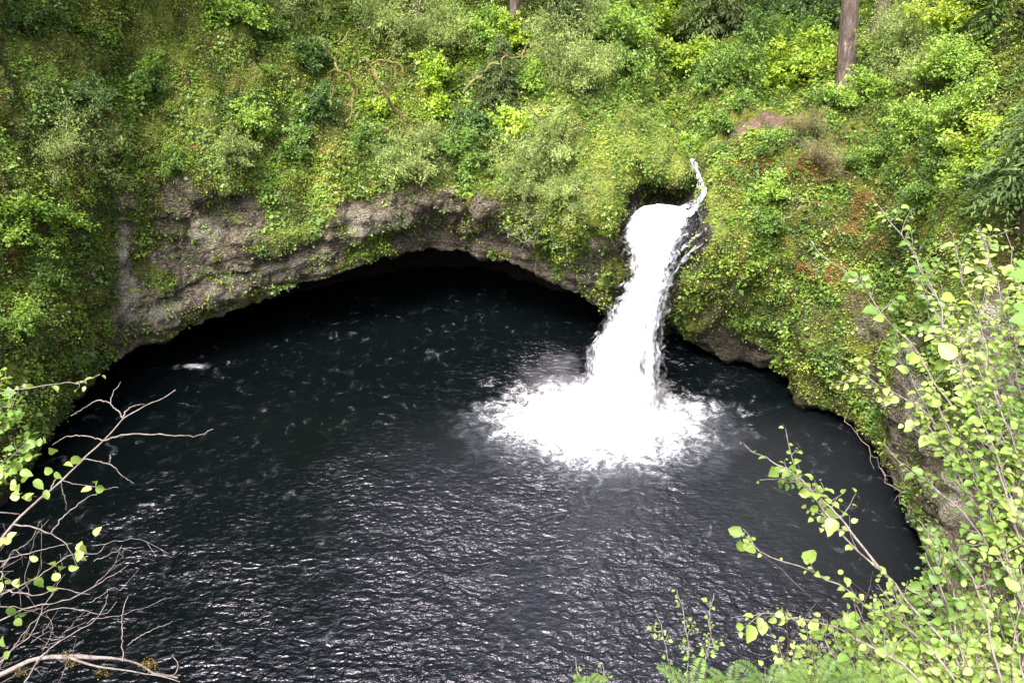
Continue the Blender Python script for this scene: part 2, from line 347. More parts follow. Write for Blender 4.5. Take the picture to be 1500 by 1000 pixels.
for i in range(nC):
    p0, p1, p2, p3 = prof[(i - 1) % nC], prof[i], prof[(i + 1) % nC], prof[(i + 2) % nC]
    for s in range(sub[i]):
        f = s / sub[i]; k = .42
        d1 = np.linalg.norm(p2 - p1, axis=1)[:, None] + 1e-6
        d0 = np.linalg.norm(p1 - p0, axis=1)[:, None] + 1e-6; d2 = np.linalg.norm(p3 - p2, axis=1)[:, None] + 1e-6
        t1 = ((p1 - p0) / d0 + (p2 - p1) / d1) * .5 * d1 * .8; t2 = ((p2 - p1) / d1 + (p3 - p2) / d2) * .5 * d1 * .8
        grid.append((2 * f ** 3 - 3 * f ** 2 + 1) * p1 + (f ** 3 - 2 * f ** 2 + f) * t1 + (-2 * f ** 3 + 3 * f ** 2) * p2 + (f ** 3 - f ** 2) * t2)
G = np.array(grid); nU, nV = G.shape[:2]
def gnormals(G):
    du = np.roll(G, -1, 0) - np.roll(G, 1, 0)
    dv = np.gradient(G, axis=1)
    N = nrm(np.cross(du, dv))
    return N
Nn = gnormals(G)
toward = np.concatenate([CEN - G[..., :2], np.full(G.shape[:2] + (1,), 12.0)], -1)
sgn = np.sign((Nn[:, 60:250] * toward[:, 60:250]).sum(-1).mean())
Nn = Nn * sgn
base = G.copy()
# keep the falls' channel calm
chan = np.array([atY(955, 340, 34.5), atY(990, 310, 35.4), atY(1022, 280, 36.2), atY(1018, 245, 38)])
dch = np.min(np.linalg.norm(base[..., None, :] - chan, axis=-1), axis=-1)
calm = .18 + .82 * sstep(.9, 3.2, dch)
near = sstep(2, 9, np.linalg.norm(base - CAM, axis=-1)) * .85 + .15
low = fbm(base * np.array([.16, .16, .13]), 3) * 1.1 + fbm(base * .42 + 9, 3) * .55
mid = fbm(base * np.array([1.1, 1.1, .8]) + 31, 4) * .34 + np.abs(fbm(base * 2.4 + 5, 3)) * .16
ribs = (fbm(base * np.array([.75, .75, .14]) + 61, 3) * .55 - .30 * np.abs(fbm(base * np.array([1.4, 1.4, .25]) + 71, 3)))
vis = np.concatenate([np.full(NL, .55), np.linspace(.55, 1, 30), np.full(nV - NL - 30, 1.0)])[None, :]
rowi = np.arange(nV)[None, :]
G = base + Nn * ((low * vis * (.45 + .55 * sstep(0, 40, np.abs(rowi - NL))) + mid + ribs * vis * (rowi < NL + NF)) * calm * near)[..., None]
# bedding ledges in the rock band: small horizontal steps
G[:, :NL + 90] += Nn[:, :NL + 90] * ((perlin(G[:, :NL + 90] * np.array([.25, .25, 2.3])) * .16) * calm[:, :NL + 90])[..., None]
Nn = gnormals(G) * sgn
idx = np.arange(nU * nV).reshape(nU, nV)
Q = np.stack([idx[:, :-1], np.roll(idx, -1, 0)[:, :-1], np.roll(idx, -1, 0)[:, 1:], idx[:, 1:]], -1).reshape(-1, 4)
if sgn < 0: Q = Q[:, ::-1]
GV = G.reshape(-1, 3); NV = Nn.reshape(-1, 3)
bvh = BVHTree.FromPolygons([tuple(v) for v in GV.tolist()], Q.tolist())
def surf(px, py):
    d = ray(px, py); h = bvh.ray_cast(Vector(CAM), Vector(d).normalized(), 300)
    if h[0] is None: return atY(px, py, 60), np.array([0, 0, 1.0])
    n = np.array(h[1]); n = -n if n @ d > 0 else n
    return np.array(h[0]), n
PPM = lambda p: F / max(proj(p)[2], 1)          # pixels per metre there
def blobs(lst, P, noise_amp=.5, seed=0.0, scl=1.0):
    out = np.zeros(P.shape[:-1])
    nz = fbm(P * 1.1 + seed, 4)
    for px, py, rpx, *v in lst:
        c, _ = surf(px, py); r = rpx / PPM(c)
        d = np.linalg.norm((P - c), axis=-1) / r + nz * noise_amp
        out = np.maximum(out, (v[0] if v else 1.0) * (1 - sstep(.6, 1.3, d / scl)))
    return out
ROCKS = [(182, 300, 13), (180, 330, 14), (184, 360, 14), (186, 390, 15), (188, 425, 18), (190, 460, 24), (188, 490, 22), (222, 440, 16),
         (270, 290, 30), (310, 300, 32), (345, 320, 34), (330, 350, 28), (290, 340, 32), (262, 330, 26), (290, 385, 26), (250, 375, 22), (345, 385, 26, .8),
         (255, 455, 26), (230, 470, 26), (290, 430, 30), (330, 425, 30), (370, 405, 26), (410, 395, 24), (450, 385, 26), (480, 370, 24), (505, 345, 28), (530, 320, 26), (560, 320, 30),
         (590, 310, 26), (620, 305, 24), (650, 310, 26), (680, 312, 26), (705, 320, 26), (735, 345, 22), (650, 345, 30), (700, 350, 26), (600, 340, 24), (760, 368, 18), (790, 395, 16), (830, 420, 16),
         (885, 365, 22, .8), (865, 385, 20, .7), (850, 400, 22), (930, 380, 18), (925, 430, 26), (905, 445, 18, .6),
         (1005, 500, 40, .8), (1050, 500, 34, .7), (1040, 460, 26, .55), (1100, 520, 30, .7), (1090, 410, 20, .3), (1060, 430, 30, .4),
         (1325, 520, 40, .85), (1340, 580, 50, .9), (1320, 640, 50, .8), (1370, 690, 70, .9), (1435, 470, 50, .95), (1455, 540, 60, 1), (1480, 620, 80, 1), (1440, 700, 90, 1), (1470, 820, 110, 1), (1390, 800, 80, 1),
         (1250, 440, 16, .5), (1275, 480, 26, .6), (1290, 560, 30, .6)]
rock = blobs(ROCKS, G, .45, 3.0, 1.3)
lowrow = np.broadcast_to(rowi, (nU, nV))
rock = np.maximum(rock, 1 - sstep(NL - 2, NL + 5, lowrow + 6 * fbm(G * 1.3, 2)))
RAMP = [(1000, 345, 22), (1015, 320, 14), (985, 385, 18), (960, 340, 36), (960, 395, 28), (975, 430, 22), (975, 290, 26), (935, 298, 24), (955, 285, 26), (1000, 300, 20), (1010, 300, 16), (995, 340, 28), (1020, 345, 22), (1012, 370, 22), (1024, 318, 18), (1002, 392, 20), (920, 330, 20), (922, 300, 22), (922, 360, 16), (960, 275, 24), (985, 278, 22), (935, 280, 20), (1020, 270, 13), (1018, 245, 10)]
ramp_m = blobs(RAMP, G, .3, 8.0, 1.25)
rock = np.maximum(rock, ramp_m)
DIRT = [(1072, 240, 16), (1068, 262, 12), (1190, 235, 22), (1205, 260, 16), (1195, 215, 14)]
RUST = [(1125, 290, 20), (1120, 240, 14), (1150, 250, 12), (1265, 300, 22), (1250, 330, 20), (1215, 350, 16), (1180, 400, 22), (1170, 430, 18), (1230, 400, 20), (1285, 350, 18), (1310, 160, 16), (1330, 140, 14), (1290, 190, 14),
        (20, 380, 18), (5, 400, 18), (150, 120, 10), (160, 165, 10), (120, 60, 14, .8), (280, 215, 10), (660, 90, 16, .7), (480, 220, 14, .7), (565, 195, 12), (700, 215, 10)]
YEL = [(950, 205, 70), (900, 235, 66), (925, 165, 34), (870, 215, 40), (930, 250, 40), (975, 240, 34), (985, 200, 26), (880, 270, 44), (895, 305, 30), (1035, 375, 22), (1045, 340, 20), (1046, 300, 18), (1045, 250, 18), (1010, 415, 18), (1025, 160, 26), (930, 170, 30), (1040, 210, 20),
       (400, 40, 60, .7), (250, 60, 60, .6), (300, 170, 50, .5), (430, 330, 40, .6), (640, 185, 20, .8), (980, 270, 20, .8), (1200, 480, 30, .5), (1210, 600, 26, .8), (880, 410, 14, .9), (1250, 610, 20, .8), (60, 280, 40, .5), (20, 520, 50, .5)]
pale = blobs([(180, 315, 9), (181, 335, 9), (182, 355, 9), (183, 375, 10), (185, 395, 11), (187, 415, 13), (188, 435, 14), (187, 460, 16), (1330, 530, 30), (1345, 590, 40), (1440, 480, 45), (1460, 560, 50), (1485, 650, 70), (1400, 720, 50), (300, 340, 26, .5), (330, 425, 30, .5), (420, 388, 30, .4), (240, 460, 26, .5), (530, 330, 30, .4)], G, .35, 44.0)
rust = blobs(RUST, G, .6, 21.0); rust = np.maximum(rust, blobs(DIRT, G, .4, 2.0))
yel = blobs(YEL, G, .6, 14.0)
wet_shade = 1 - sstep(NL - 9, NL + 3, lowrow + 8 * fbm(G * .9 + 4, 3))  # wet rock, plus shade of the cave and undercuts put into its colour
wet_shade = np.maximum(wet_shade, ramp_m)
wet_shade = np.maximum(wet_shade, (1 - sstep(.3, 1.3, G[..., 2] + fbm(G * .7, 2))) )
wet_shade = np.maximum(wet_shade, blobs([(640, 340, 60, .4), (700, 345, 40, .3), (560, 350, 40, .4), (925, 400, 40, .8), (1120, 540, 50, .9), (1040, 505, 55, .9), (1000, 470, 36, .9), (1075, 500, 45, .8), (1000, 430, 16, .6), (870, 410, 44, .6), (905, 430, 30, .7), (1165, 570, 30, .8), (1230, 610, 24, .7)], G, .5, 6.0))  # shade painted darker under the arch, the nose and the right cliff
T_ = np.full(len(Q), 4)
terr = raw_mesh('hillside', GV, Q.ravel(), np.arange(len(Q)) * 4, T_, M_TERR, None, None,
                dict(rock=rock, rust=rust, wet_shade=wet_shade, yellow=yel, pale=pale), smooth=True)
tag(terr, 'mossy rock cliffs and wooded slopes ringing the dark plunge pool', 'hillside', kind='structure')

# ------------------------------------------------------------------ leaves over the cliffs
quadA = GV[Q]; qc = quadA.mean(1)
ar = np.linalg.norm(np.cross(quadA[:, 2] - quadA[:, 0], quadA[:, 3] - quadA[:, 1]), axis=1) * .5
px, py, dep = proj(qc)
inside = (px > -120) & (px < 1620) & (py > -140) & (py < 1100) & (dep > 8)
nq = nrm(np.cross(quadA[:, 2] - quadA[:, 0], quadA[:, 3] - quadA[:, 1])); 
if (nq * NV[Q[:, 0]]).sum(-1).mean() < 0: nq = -nq
facing = ((CAM - qc) * nq).sum(-1) > -2.0
qrock = rock.ravel()[Q].mean(1); qyel = yel.ravel()[Q].mean(1); qrust = rust.ravel()[Q].mean(1); qz = qc[:, 2]; q_wet_shade = wet_shade.ravel()[Q].mean(1)
qrow = (Q.min(1) % nV)
clump = fbm(qc * .7 + 40, 4); clump2 = fbm(qc * .22 + 70, 3)
dens = np.where(inside & facing, 1.0, .02) * (1 - sstep(.12, .5, qrock + .25 * fbm(qc * 2.2, 3)))
steep = sstep(.75, .45, nq[:, 2]); streak = fbm(qc * np.array([1.5, 1.5, .2]) + 15, 3)
dens *= 1 - .6 * q_wet_shade
dens *= 1 - .85 * steep * sstep(-.02, .28, streak)
dens *= np.where(qrow < NL + 2, 0, 1) * sstep(.3, 1.0, qz)
dens *= np.clip(.62 + .95 * clump, .07, 1.6) * (1 - .55 * sstep(.2, .6, qyel)) * (1 - .5 * qrust)
dens *= np.clip(45 / np.maximum(dep, 10), .4, 2.0) ** 1.2
# bare trodden path
pathc = [surf(1095, 183)[0], surf(1125, 178)[0], surf(1160, 172)[0]]
dp = np.min([np.linalg.norm(qc - c, axis=1) for c in pathc], axis=0)
dens *= sstep(1.1, 2.1, dp)
def palette(n, P, pal, scale=.35, seed=0.0, contrast=1.0):
    """leaf colours: patches follow the kinds of plant growing there"""
    pal = np.array(pal, float)
    v = (fbm(P * scale + seed, 3) * 1.3 * contrast + .5 + rng.normal(0, .13, n)) * (len(pal) - 1)
    v = np.clip(v, 0, len(pal) - 1.001); i = v.astype(int); f = (v - i)[:, None]
    return pal[i] * (1 - f) + pal[i + 1] * f
PAL = [(.055, .095, .030), (.085, .145, .038), (.125, .21, .045), (.17, .26, .050), (.23, .31, .058), (.31, .37, .07)]
def scatter(n, w):
    cum = np.cumsum(w * ar); s = rng.random(n) * cum[-1]; k = np.searchsorted(cum, s)
    a = rng.random((n, 1)); b = rng.random((n, 1)); q = quadA[k]
    P = (q[:, 0] * (1 - a) + q[:, 1] * a) * (1 - b) + (q[:, 3] * (1 - a) + q[:, 2] * a) * b
    return P, nq[k], k
UP = np.array([0, 0, 1.0])
def cover(name, n, w, size, lift, label, cat, pal, tpl=T_FOLD, upb=.7, seed=0.0, scale=.35, wr=.8, droop=.5):
    P, N, k = scatter(n, w)
    L = size * np.exp(rng.normal(0, .28, n)) * np.clip(dep[k] / 42, .45, 1.7)
    P = P + N * (lift * rng.random((n, 1)) ** 1.4) + rng.normal(0, .03, (n, 3))
    Nl = nrm(N * .7 + UP * upb + rdir(n) * .55)
    T = rdir(n) + N * .5 - UP * droop; T = nrm(T - Nl * (T * Nl).sum(1, keepdims=True))
    C = palette(n, P, pal, scale, seed) * np.exp(rng.normal(0, .16, (n, 1)))
    g = Geo(); leaves(g, P, T, Nl, L, L * wr, C, tpl)
    return tag(g.build(name, M_LEAF), label, cat, kind='stuff')
cover('ground_cover', 400000, dens, .100, .15, 'dense small green leaves carpeting the mossy cliff and slopes', 'ground cover', PAL)
w2 = dens * sstep(.0, .35, clump + .1)
cover('creeping_plants', 90000, w2, .15, .36, 'larger leafy herbs and seedlings growing out of the mossy slopes', 'undergrowth',
      [(.09, .16, .04), (.13, .23, .045), (.18, .29, .05), (.24, .34, .06), (.30, .39, .075)], T_FOLD, .9, 50.0, .5)
# moss tufts on the bare mossy rock, yellow hump
wm = np.where(inside & facing, 1.0, 0) * (1 - sstep(.4, .8, qrock)) * (.30 + sstep(.25, .6, qyel)) * (qrow > NL + 1) * sstep(1.2, 1.8, dp)
cover('moss', 170000, wm, .07, .10, 'yellow green moss tufts over the rounded hump and cliff faces', 'moss',
      [(.11, .16, .03), (.18, .24, .045), (.25, .32, .06), (.33, .37, .09), (.28, .27, .08)], T_FOLD, .5, 33.0, .8)
# sparse green specks on the rock faces
wr_ = np.where(inside & facing, 1.0, 0) * sstep(.4, .7, qrock) * (qrow > NL + 8) * sstep(1, 3, qz) * np.clip(.25 + 1.6 * fbm(qc * .9 + 12, 3), .02, 1)
cover('rock_ferns', 6500, wr_, .11, .06, 'scattered tiny green leaves clinging to the bare grey brown rock', 'rock plants', PAL[1:], T_FOLD, .5, 11.0, .6)

# clumps: tussocks that give the slope depth (nobody could count them)
def clumps(name, n, w, rad, nleaf, size, pal, label, cat, droop=.4, tpl=T_FOLD, wr=.55):
    P, N, k = scatter(n, w); g = Geo()
    r = rad * np.exp(rng.normal(0, .5, n)) * np.clip(dep[k] / 42, .5, 1.6)
    C0 = palette(n, P, pal, .5, 90.0, 1.4) * np.exp(rng.normal(0, .2, (n, 1)))
    kk = np.repeat(np.arange(n), nleaf); m = len(kk)
    d = rdir(m); d = nrm(d + N[kk] * .8 + UP * .5)
    rr = r[kk] * rng.random(m) ** .45
    Q_ = P[kk] + N[kk] * (.25 * r[kk])[:, None] + d * rr[:, None] - UP * (droop * rr ** 2 / np.maximum(r[kk], .05))[:, None]
    Nl = nrm(d * .6 + UP * .8 + rdir(m) * .4); T = nrm(d - UP * .3 + rdir(m) * .5)
    L = size * np.exp(rng.normal(0, .25, m)) * np.clip(dep[k][kk] / 42, .5, 1.6)
    leaves(g, Q_, T, Nl, L, L * wr, C0[kk] * np.exp(rng.normal(0, .16, (m, 1))), tpl)
    return tag(g.build(name, M_LEAF), label, cat, kind='stuff')
wc = np.where(inside & facing, 1.0, .03) * (1 - sstep(.04, .2, qrock)) * (qrow > NL + 12) * (1 - .95 * sstep(.15, .5, qyel)) * sstep(2.0, 2.6, dp) * np.clip(.4 + 1.2 * clump2, .05, 1.5)
clumps('undergrowth', 3600, wc, .36, 52, .105, PAL[1:], 'tangled low bushes and ferns filling the slopes above the rock', 'undergrowth')

# hanging roots, dry stalks and moss strands under the rim
g = Geo()
def strands(cx, cy, n, spread, ln, col, r=.012):
    for _ in range(n):
        a, b = cx + random.gauss(0, spread), cy + random.gauss(0, spread * .25)
        p, nn = surf(a, b); p = p + nn * .25
        L = ln * random.uniform(.5, 1.3); k = 5
        pts = [p + np.array([random.gauss(0, .03), random.gauss(0, .03), 0]) * i - UP * L * i / k + nn * .12 * math.sin(i) * .5 for i in range(k + 1)]
        g.tube(pts, r * random.uniform(.6, 1.5), r * .3, 3, np.array(col) * random.uniform(.6, 1.4))
for a in ((150, 120, 30, 60, 1.2, (.26, .22, .08)), (300, 60, 40, 70, 1.3, (.24, .22, .07)), (560, 285, 40, 34, .8, (.14, .12, .04)), (740, 300, 26, 20, 1.0, (.22, .2, .1)), (1250, 330, 40, 60, 1.1, (.2, .15, .06)), (1320, 420, 40, 50, 1.2, (.2, .16, .08)), (492, 235, 26, 8, 1.5, (.30, .18, .06)), (700, 250, 34, 26, 1.0, (.20, .12, .06)), (640, 255, 30, 24, .9, (.18, .11, .05)), (770, 300, 20, 10, 1.3, (.26, .20, .11)),
          (1195, 230, 60, 14, 1.3, (.26, .19, .12)), (1210, 255, 40, 14, 1.0, (.24, .17, .11)), (460, 225, 20, 20, .9, (.2, .13, .06)), (340, 220, 22, 22, .8, (.28, .24, .15)),
          (590, 270, 26, 30, .8, (.16, .11, .04)), (180, 150, 14, 30, 1.0, (.26, .15, .05)), (1115, 240, 14, 8, .9, (.2, .11, .05)), (850, 280, 24, 30, .8, (.26, .24, .12)), (420, 120, 20, 40, 1.0, (.24, .13, .05)), (1330, 250, 30, 40, 1.0, (.2, .13, .07))):
    strands(*a)
tag(g.build('hanging_roots', M_SOFT), 'thin brown roots and dry stalks hanging below the rim of the slope', 'roots', kind='stuff')

# ------------------------------------------------------------------ path
def path_mat():
    m, nt, out = newmat('red_earth')
    geo = nt.nodes.new('ShaderNodeNewGeometry'); n1 = noise_n(nt, geo.outputs['Position'], 6, 6, .65)
    c = ramp(nt, n1, [(.3, (.045, .026, .018)), (.5, (.085, .050, .037)), (.7, (.13, .083, .063))])
    b = nt.nodes.new('ShaderNodeBsdfPrincipled'); nt.links.new(c, b.inputs['Base Color']); b.inputs['Roughness'].default_value = .95
    bp = node(nt, 'ShaderNodeBump', Strength=.6, Distance=.05); nt.links.new(n1, bp.inputs['Height']); nt.links.new(bp.outputs[0], b.inputs['Normal'])
    nt.links.new(b.outputs[0], out.inputs[0]); return m
# follows the ground, laid a few centimetres above it
pc0 = surf(1127, 177)[0]; V = []; na, nr = 110, 34
for i in range(nr):
    for j in range(na):
        a = j / na * 2 * math.pi; rad_ = (i / (nr - 1)) * (1 + .30 * float(fbm(np.array([math.cos(a) * 1.8, math.sin(a) * 1.8, 5.0]), 4)))
        p = pc0 + np.array([math.cos(a) * 1.6 * rad_, math.sin(a) * 1.2 * rad_, 0])
        h = bvh.ray_cast(Vector((p[0], p[1], 30)), Vector((0, 0, -1)), 60)
        z = h[0][2] if h[0] is not None else p[2]
        V.append([p[0], p[1], z + .035 - .12 * (i == nr - 1)])
ii = np.arange(nr * na).reshape(nr, na); q = np.stack([ii[:-1], ii[1:], np.roll(ii[1:], -1, 1), np.roll(ii[:-1], -1, 1)], -1).reshape(-1, 4)
g = Geo(); g.add(V, q); tag(g.build('path', path_mat(), smooth=True), 'short bare reddish brown earth path on the shelf', 'path', kind='structure')

# ------------------------------------------------------------------ water
FB = atZ(895, 606, 0)      # where the fall meets the pool
def water_mat():
    m, nt, out = newmat('pool_water')
    geo = nt.nodes.new('ShaderNodeNewGeometry'); P = geo.outputs['Position']
    foam = node(nt, 'ShaderNodeAttribute', attribute_name='foam').outputs['Fac']
    lace = node(nt, 'ShaderNodeAttribute', attribute_name='lace').outputs['Fac']
    chop = node(nt, 'ShaderNodeAttribute', attribute_name='chop').outputs['Fac']
    n1 = noise_n(nt, P, 1.3, 5, .55, 1.2); n2 = noise_n(nt, P, 7.0, 6, .7)
    mp = nt.nodes.new('ShaderNodeMapping'); nt.links.new(P, mp.inputs[0]); mp.inputs['Scale'].default_value = (1, 1.7, 1)
    nb = noise_n(nt, mp.outputs[0], 2.6, 2.0, .45, .5); nb2 = noise_n(nt, mp.outputs[0], 9.0, 1.5, .5, .3)
    f1 = mrange(nt, mth(nt, 'ADD', foam, mth(nt, 'MULTIPLY', mth(nt, 'SUBTRACT', n1, .5), 2.2)), .10, 1.15)
    mpl = nt.nodes.new('ShaderNodeMapping'); nt.links.new(P, mpl.inputs[0]); mpl.inputs['Scale'].default_value = (1, 1.5, 1)
    nl = noise_n(nt, mpl.outputs[0], 1.3, 4, .55, 1.4); nl2 = noise_n(nt, mpl.outputs[0], 3.0, 3, .5, 1.2)
    rdg = mth(nt, 'ABSOLUTE', mth(nt, 'SUBTRACT', nl, .5)); rdg2 = mth(nt, 'ABSOLUTE', mth(nt, 'SUBTRACT', nl2, .5))
    l1 = mth(nt, 'MAXIMUM', mrange(nt, rdg, 0, .035, .8, 0.0), mth(nt, 'MULTIPLY', mrange(nt, rdg2, 0, .05, 1.0, 0.0), .55))
    f2 = mth(nt, 'MULTIPLY', l1, mrange(nt, mth(nt, 'ADD', lace, mth(nt, 'MULTIPLY', mth(nt, 'SUBTRACT', n1, .5), 2.4)), .25, 1.3, 0.0, .8))
    ff = mth(nt, 'MAXIMUM', f1, f2, clamp=True)
    b = nt.nodes.new('ShaderNodeBsdfPrincipled'); b.inputs['IOR'].default_value = 1.45; nt.links.new(mrange(nt, chop, .1, .9, .06, .27), b.inputs['Roughness']); b.inputs['Specular Tint'].default_value = (.90, .84, 1.0, 1)
    milk = node(nt, 'ShaderNodeAttribute', attribute_name='milk').outputs['Fac']
    nt.links.new(mixc(nt, mrange(nt, mth(nt, 'ADD', milk, mth(nt, 'MULTIPLY', mth(nt, 'SUBTRACT', n1, .5), 1.2)), 0.0, 1.0, 0.0, .55), mixc(nt, node(nt, 'ShaderNodeAttribute', attribute_name='sheen').outputs['Fac'], (.0016, .0029, .0032), (.012, .0135, .0165)), (.085, .095, .11)), b.inputs['Base Color'])
    d = nt.nodes.new('ShaderNodeBsdfPrincipled'); d.inputs['Roughness'].default_value = .8; d.inputs['Base Color'].default_value = (.86, .87, .90, 1)
    h = mth(nt, 'ADD', mth(nt, 'MULTIPLY', nb, 1.0), mth(nt, 'MULTIPLY', nb2, .15))
    bp = node(nt, 'ShaderNodeBump', Distance=.22); nt.links.new(mth(nt, 'MULTIPLY', chop, .95), bp.inputs['Strength']); nt.links.new(h, bp.inputs['Height'])
    nt.links.new(bp.outputs[0], b.inputs['Normal'])
    b2 = node(nt, 'ShaderNodeBump', Strength=.5, Distance=.2); nt.links.new(n1, b2.inputs['Height']); nt.links.new(b2.outputs[0], d.inputs['Normal'])
    mx = nt.nodes.new('ShaderNodeMixShader'); nt.links.new(ff, mx.inputs[0]); nt.links.new(b.outputs[0], mx.inputs[1]); nt.links.new(d.outputs[0], mx.inputs[2])
    nt.links.new(mx.outputs[0], out.inputs[0]); return m
M_WATER = water_mat()
xs = np.arange(-38, 26, .11); ys = np.arange(-4, 52, .11)
X, Y = np.meshgrid(xs, ys, indexing='ij')
dx, dy = X - FB[0], Y - FB[1]; rr = np.hypot(dx, dy); th = np.arctan2(dy, dx)
W3 = np.stack([X, Y, X * 0], -1)
cR = atZ(1240, 690, 0)
still = np.maximum(1 - sstep(3.5, 8.5, np.hypot((X - cR[0]) / 1.0, (Y - cR[1]) / 1.3)), .8 * sstep(34, 40, Y))
dark = sstep(3, -7, X) * sstep(23, 32, Y)          # sheltered upper left of the pool
left = sstep(-2, -12, X)
amp = (.80 + .22 * sstep(25, 18, Y) * (1 - .8 * left) + .22 * sstep(-4, 6, X) - .52 * dark - .10 * left + .9 * np.exp(-rr / 5.0)) * (1 - .75 * still)
wp = fbm(W3 * .22, 3) * 2.4
# waves run outward from the foot of the fall, broken up by cross chop
u1 = rr * 1.05 + wp; s1 = th * 3.2 + fbm(W3 * .3 + 50, 2) * 2
w1 = perlin(np.stack([u1 * 1.15, s1, X * 0 + 3], -1)) ; w2 = 1 - 2 * np.abs(perlin(np.stack([u1 * .75 + 9, s1 * .8, X * 0 + 9], -1)))
cx_ = perlin(W3 * np.array([1.5, 2.2, 1]) + 8); cy_ = perlin(W3 * np.array([2.9, 4.0, 1]) + 28)
patch = np.clip(.8 + .7 * fbm(W3 * .18 + 90, 2), .35, 1.4)
w4 = perlin(W3 * np.array([.55, .95, 1]) + 48)
Z = amp * patch * (.066 * w1 + .045 * w2 + .030 * cx_ + .010 * cy_ + .075 * w4)
core = 1 - sstep(.3, 1.15, np.sqrt((dx / 4.0) ** 2 + (dy / 2.4) ** 2) + .22 * fbm(W3 * .9, 3))
Z = Z + core * (.22 + .55 * np.abs(fbm(W3 * 1.3 + 4, 4)) + .25 * fbm(W3 * 3 + 2, 3))
edge_n = fbm(W3 * .55 + 60, 4) * .30
ell = np.sqrt((np.where(dx > -.4, (dx + .4) / 3.9, (dx + .4) / 4.1)) ** 2 + (np.where(dy > 0, dy / 2.3, dy / 2.95)) ** 2) + edge_n * .45
foam = np.clip(1.35 * (1 - ell) + .50, -.9, 1.5)
lace = np.clip(1.25 - np.abs(ell - .95) * 1.7, 0, 1.1)
milk = np.clip(2.0 - ell, 0, 1) * sstep(3.0, -1.0, dy)
sheen = sstep(16, 4, np.hypot(dx - 1.0, dy + 6.0)) * sstep(2, -3, dy)  # paler aerated water, with the pool's soft sheen put into the base colour
for (a, b, rx, v) in ((1045, 575, 1.3, .75), (1085, 605, 1.1, .7), (1105, 625, .7, .6), (1040, 620, 1.2, .6), (850, 690, 3.0, .75), (960, 680, 2.2, .7), (800, 715, 1.2, .6), (715, 560, 1.2, .6), (700, 610, 1.2, .5)):
    c = atZ(a, b, 0); lace = np.maximum(lace, .62 * v * (1 - sstep(.2, 1.2, np.hypot((X - c[0]) / rx, (Y - c[1]) / (rx * .55)))))
for (a, b, rx, v) in ((285, 536, 1.0, .42), (320, 531, .7, .22), (215, 740, .35, .25)):
    c = atZ(a, b, 0); dd = np.hypot((X - c[0]) / rx, (Y - c[1]) / (rx * .32)); foam = np.maximum(foam, v * (1 - sstep(.3, 1.1, dd)) - .12 * (dd > 1.1) - .9 * (dd > 1.3)); lace = np.maximum(lace, v * 1.5 * (1 - sstep(.3, 2.0, dd)))
fleck = np.clip(fbm(W3 * 1.6 + 77, 3) - .55, 0, 1) * .9 * sstep(-14, -4, -X) * sstep(20, 26, Y)
lace = np.maximum(lace, np.clip(fleck, 0, .22))
chop = np.clip(amp * patch * .95, .05, 1.2)
nx, ny = X.shape; ii = np.arange(nx * ny).reshape(nx, ny)
q = np.stack([ii[:-1, :-1], ii[1:, :-1], ii[1:, 1:], ii[:-1, 1:]], -1).reshape(-1, 4)
wob = raw_mesh('water', np.stack([X, Y, Z], -1).reshape(-1, 3), q.ravel(), np.arange(len(q)) * 4, np.full(len(q), 4), M_WATER, None, None, dict(foam=foam, lace=lace, chop=chop, milk=milk, sheen=sheen), smooth=True)
tag(wob, 'dark rippled plunge pool with white foam under the fall', 'water', kind='structure')

# ------------------------------------------------------------------ waterfall
def white_mat(name, a=.9, ss=.0):
    m, nt, out = newmat(name)
    geo = nt.nodes.new('ShaderNodeNewGeometry'); mp = nt.nodes.new('ShaderNodeMapping'); nt.links.new(geo.outputs['Position'], mp.inputs[0])
    mp.inputs['Scale'].default_value = (1, 1, .25)
    n1 = noise_n(nt, mp.outputs[0], 6, 6, .65)
    c = ramp(nt, n1, [(.25, (a * .84, a * .86, a * .92)), (.6, (a, a, a))])
    b = nt.nodes.new('ShaderNodeBsdfPrincipled'); nt.links.new(c, b.inputs['Base Color']); b.inputs['Roughness'].default_value = .6
    bp = node(nt, 'ShaderNodeBump', Strength=.5, Distance=.12); nt.links.new(n1, bp.inputs['Height']); nt.links.new(bp.outputs[0], b.inputs['Normal'])
    t = nt.nodes.new('ShaderNodeBsdfTranslucent'); t.inputs[0].default_value = (.9, .92, .95, 1)
    mx = node(nt, 'ShaderNodeMixShader', Fac=.45); nt.links.new(b.outputs[0], mx.inputs[1]); nt.links.new(t.outputs[0], mx.inputs[2])
    nt.links.new(mx.outputs[0], out.inputs[0]); return m
M_WHITE = white_mat('white_water')
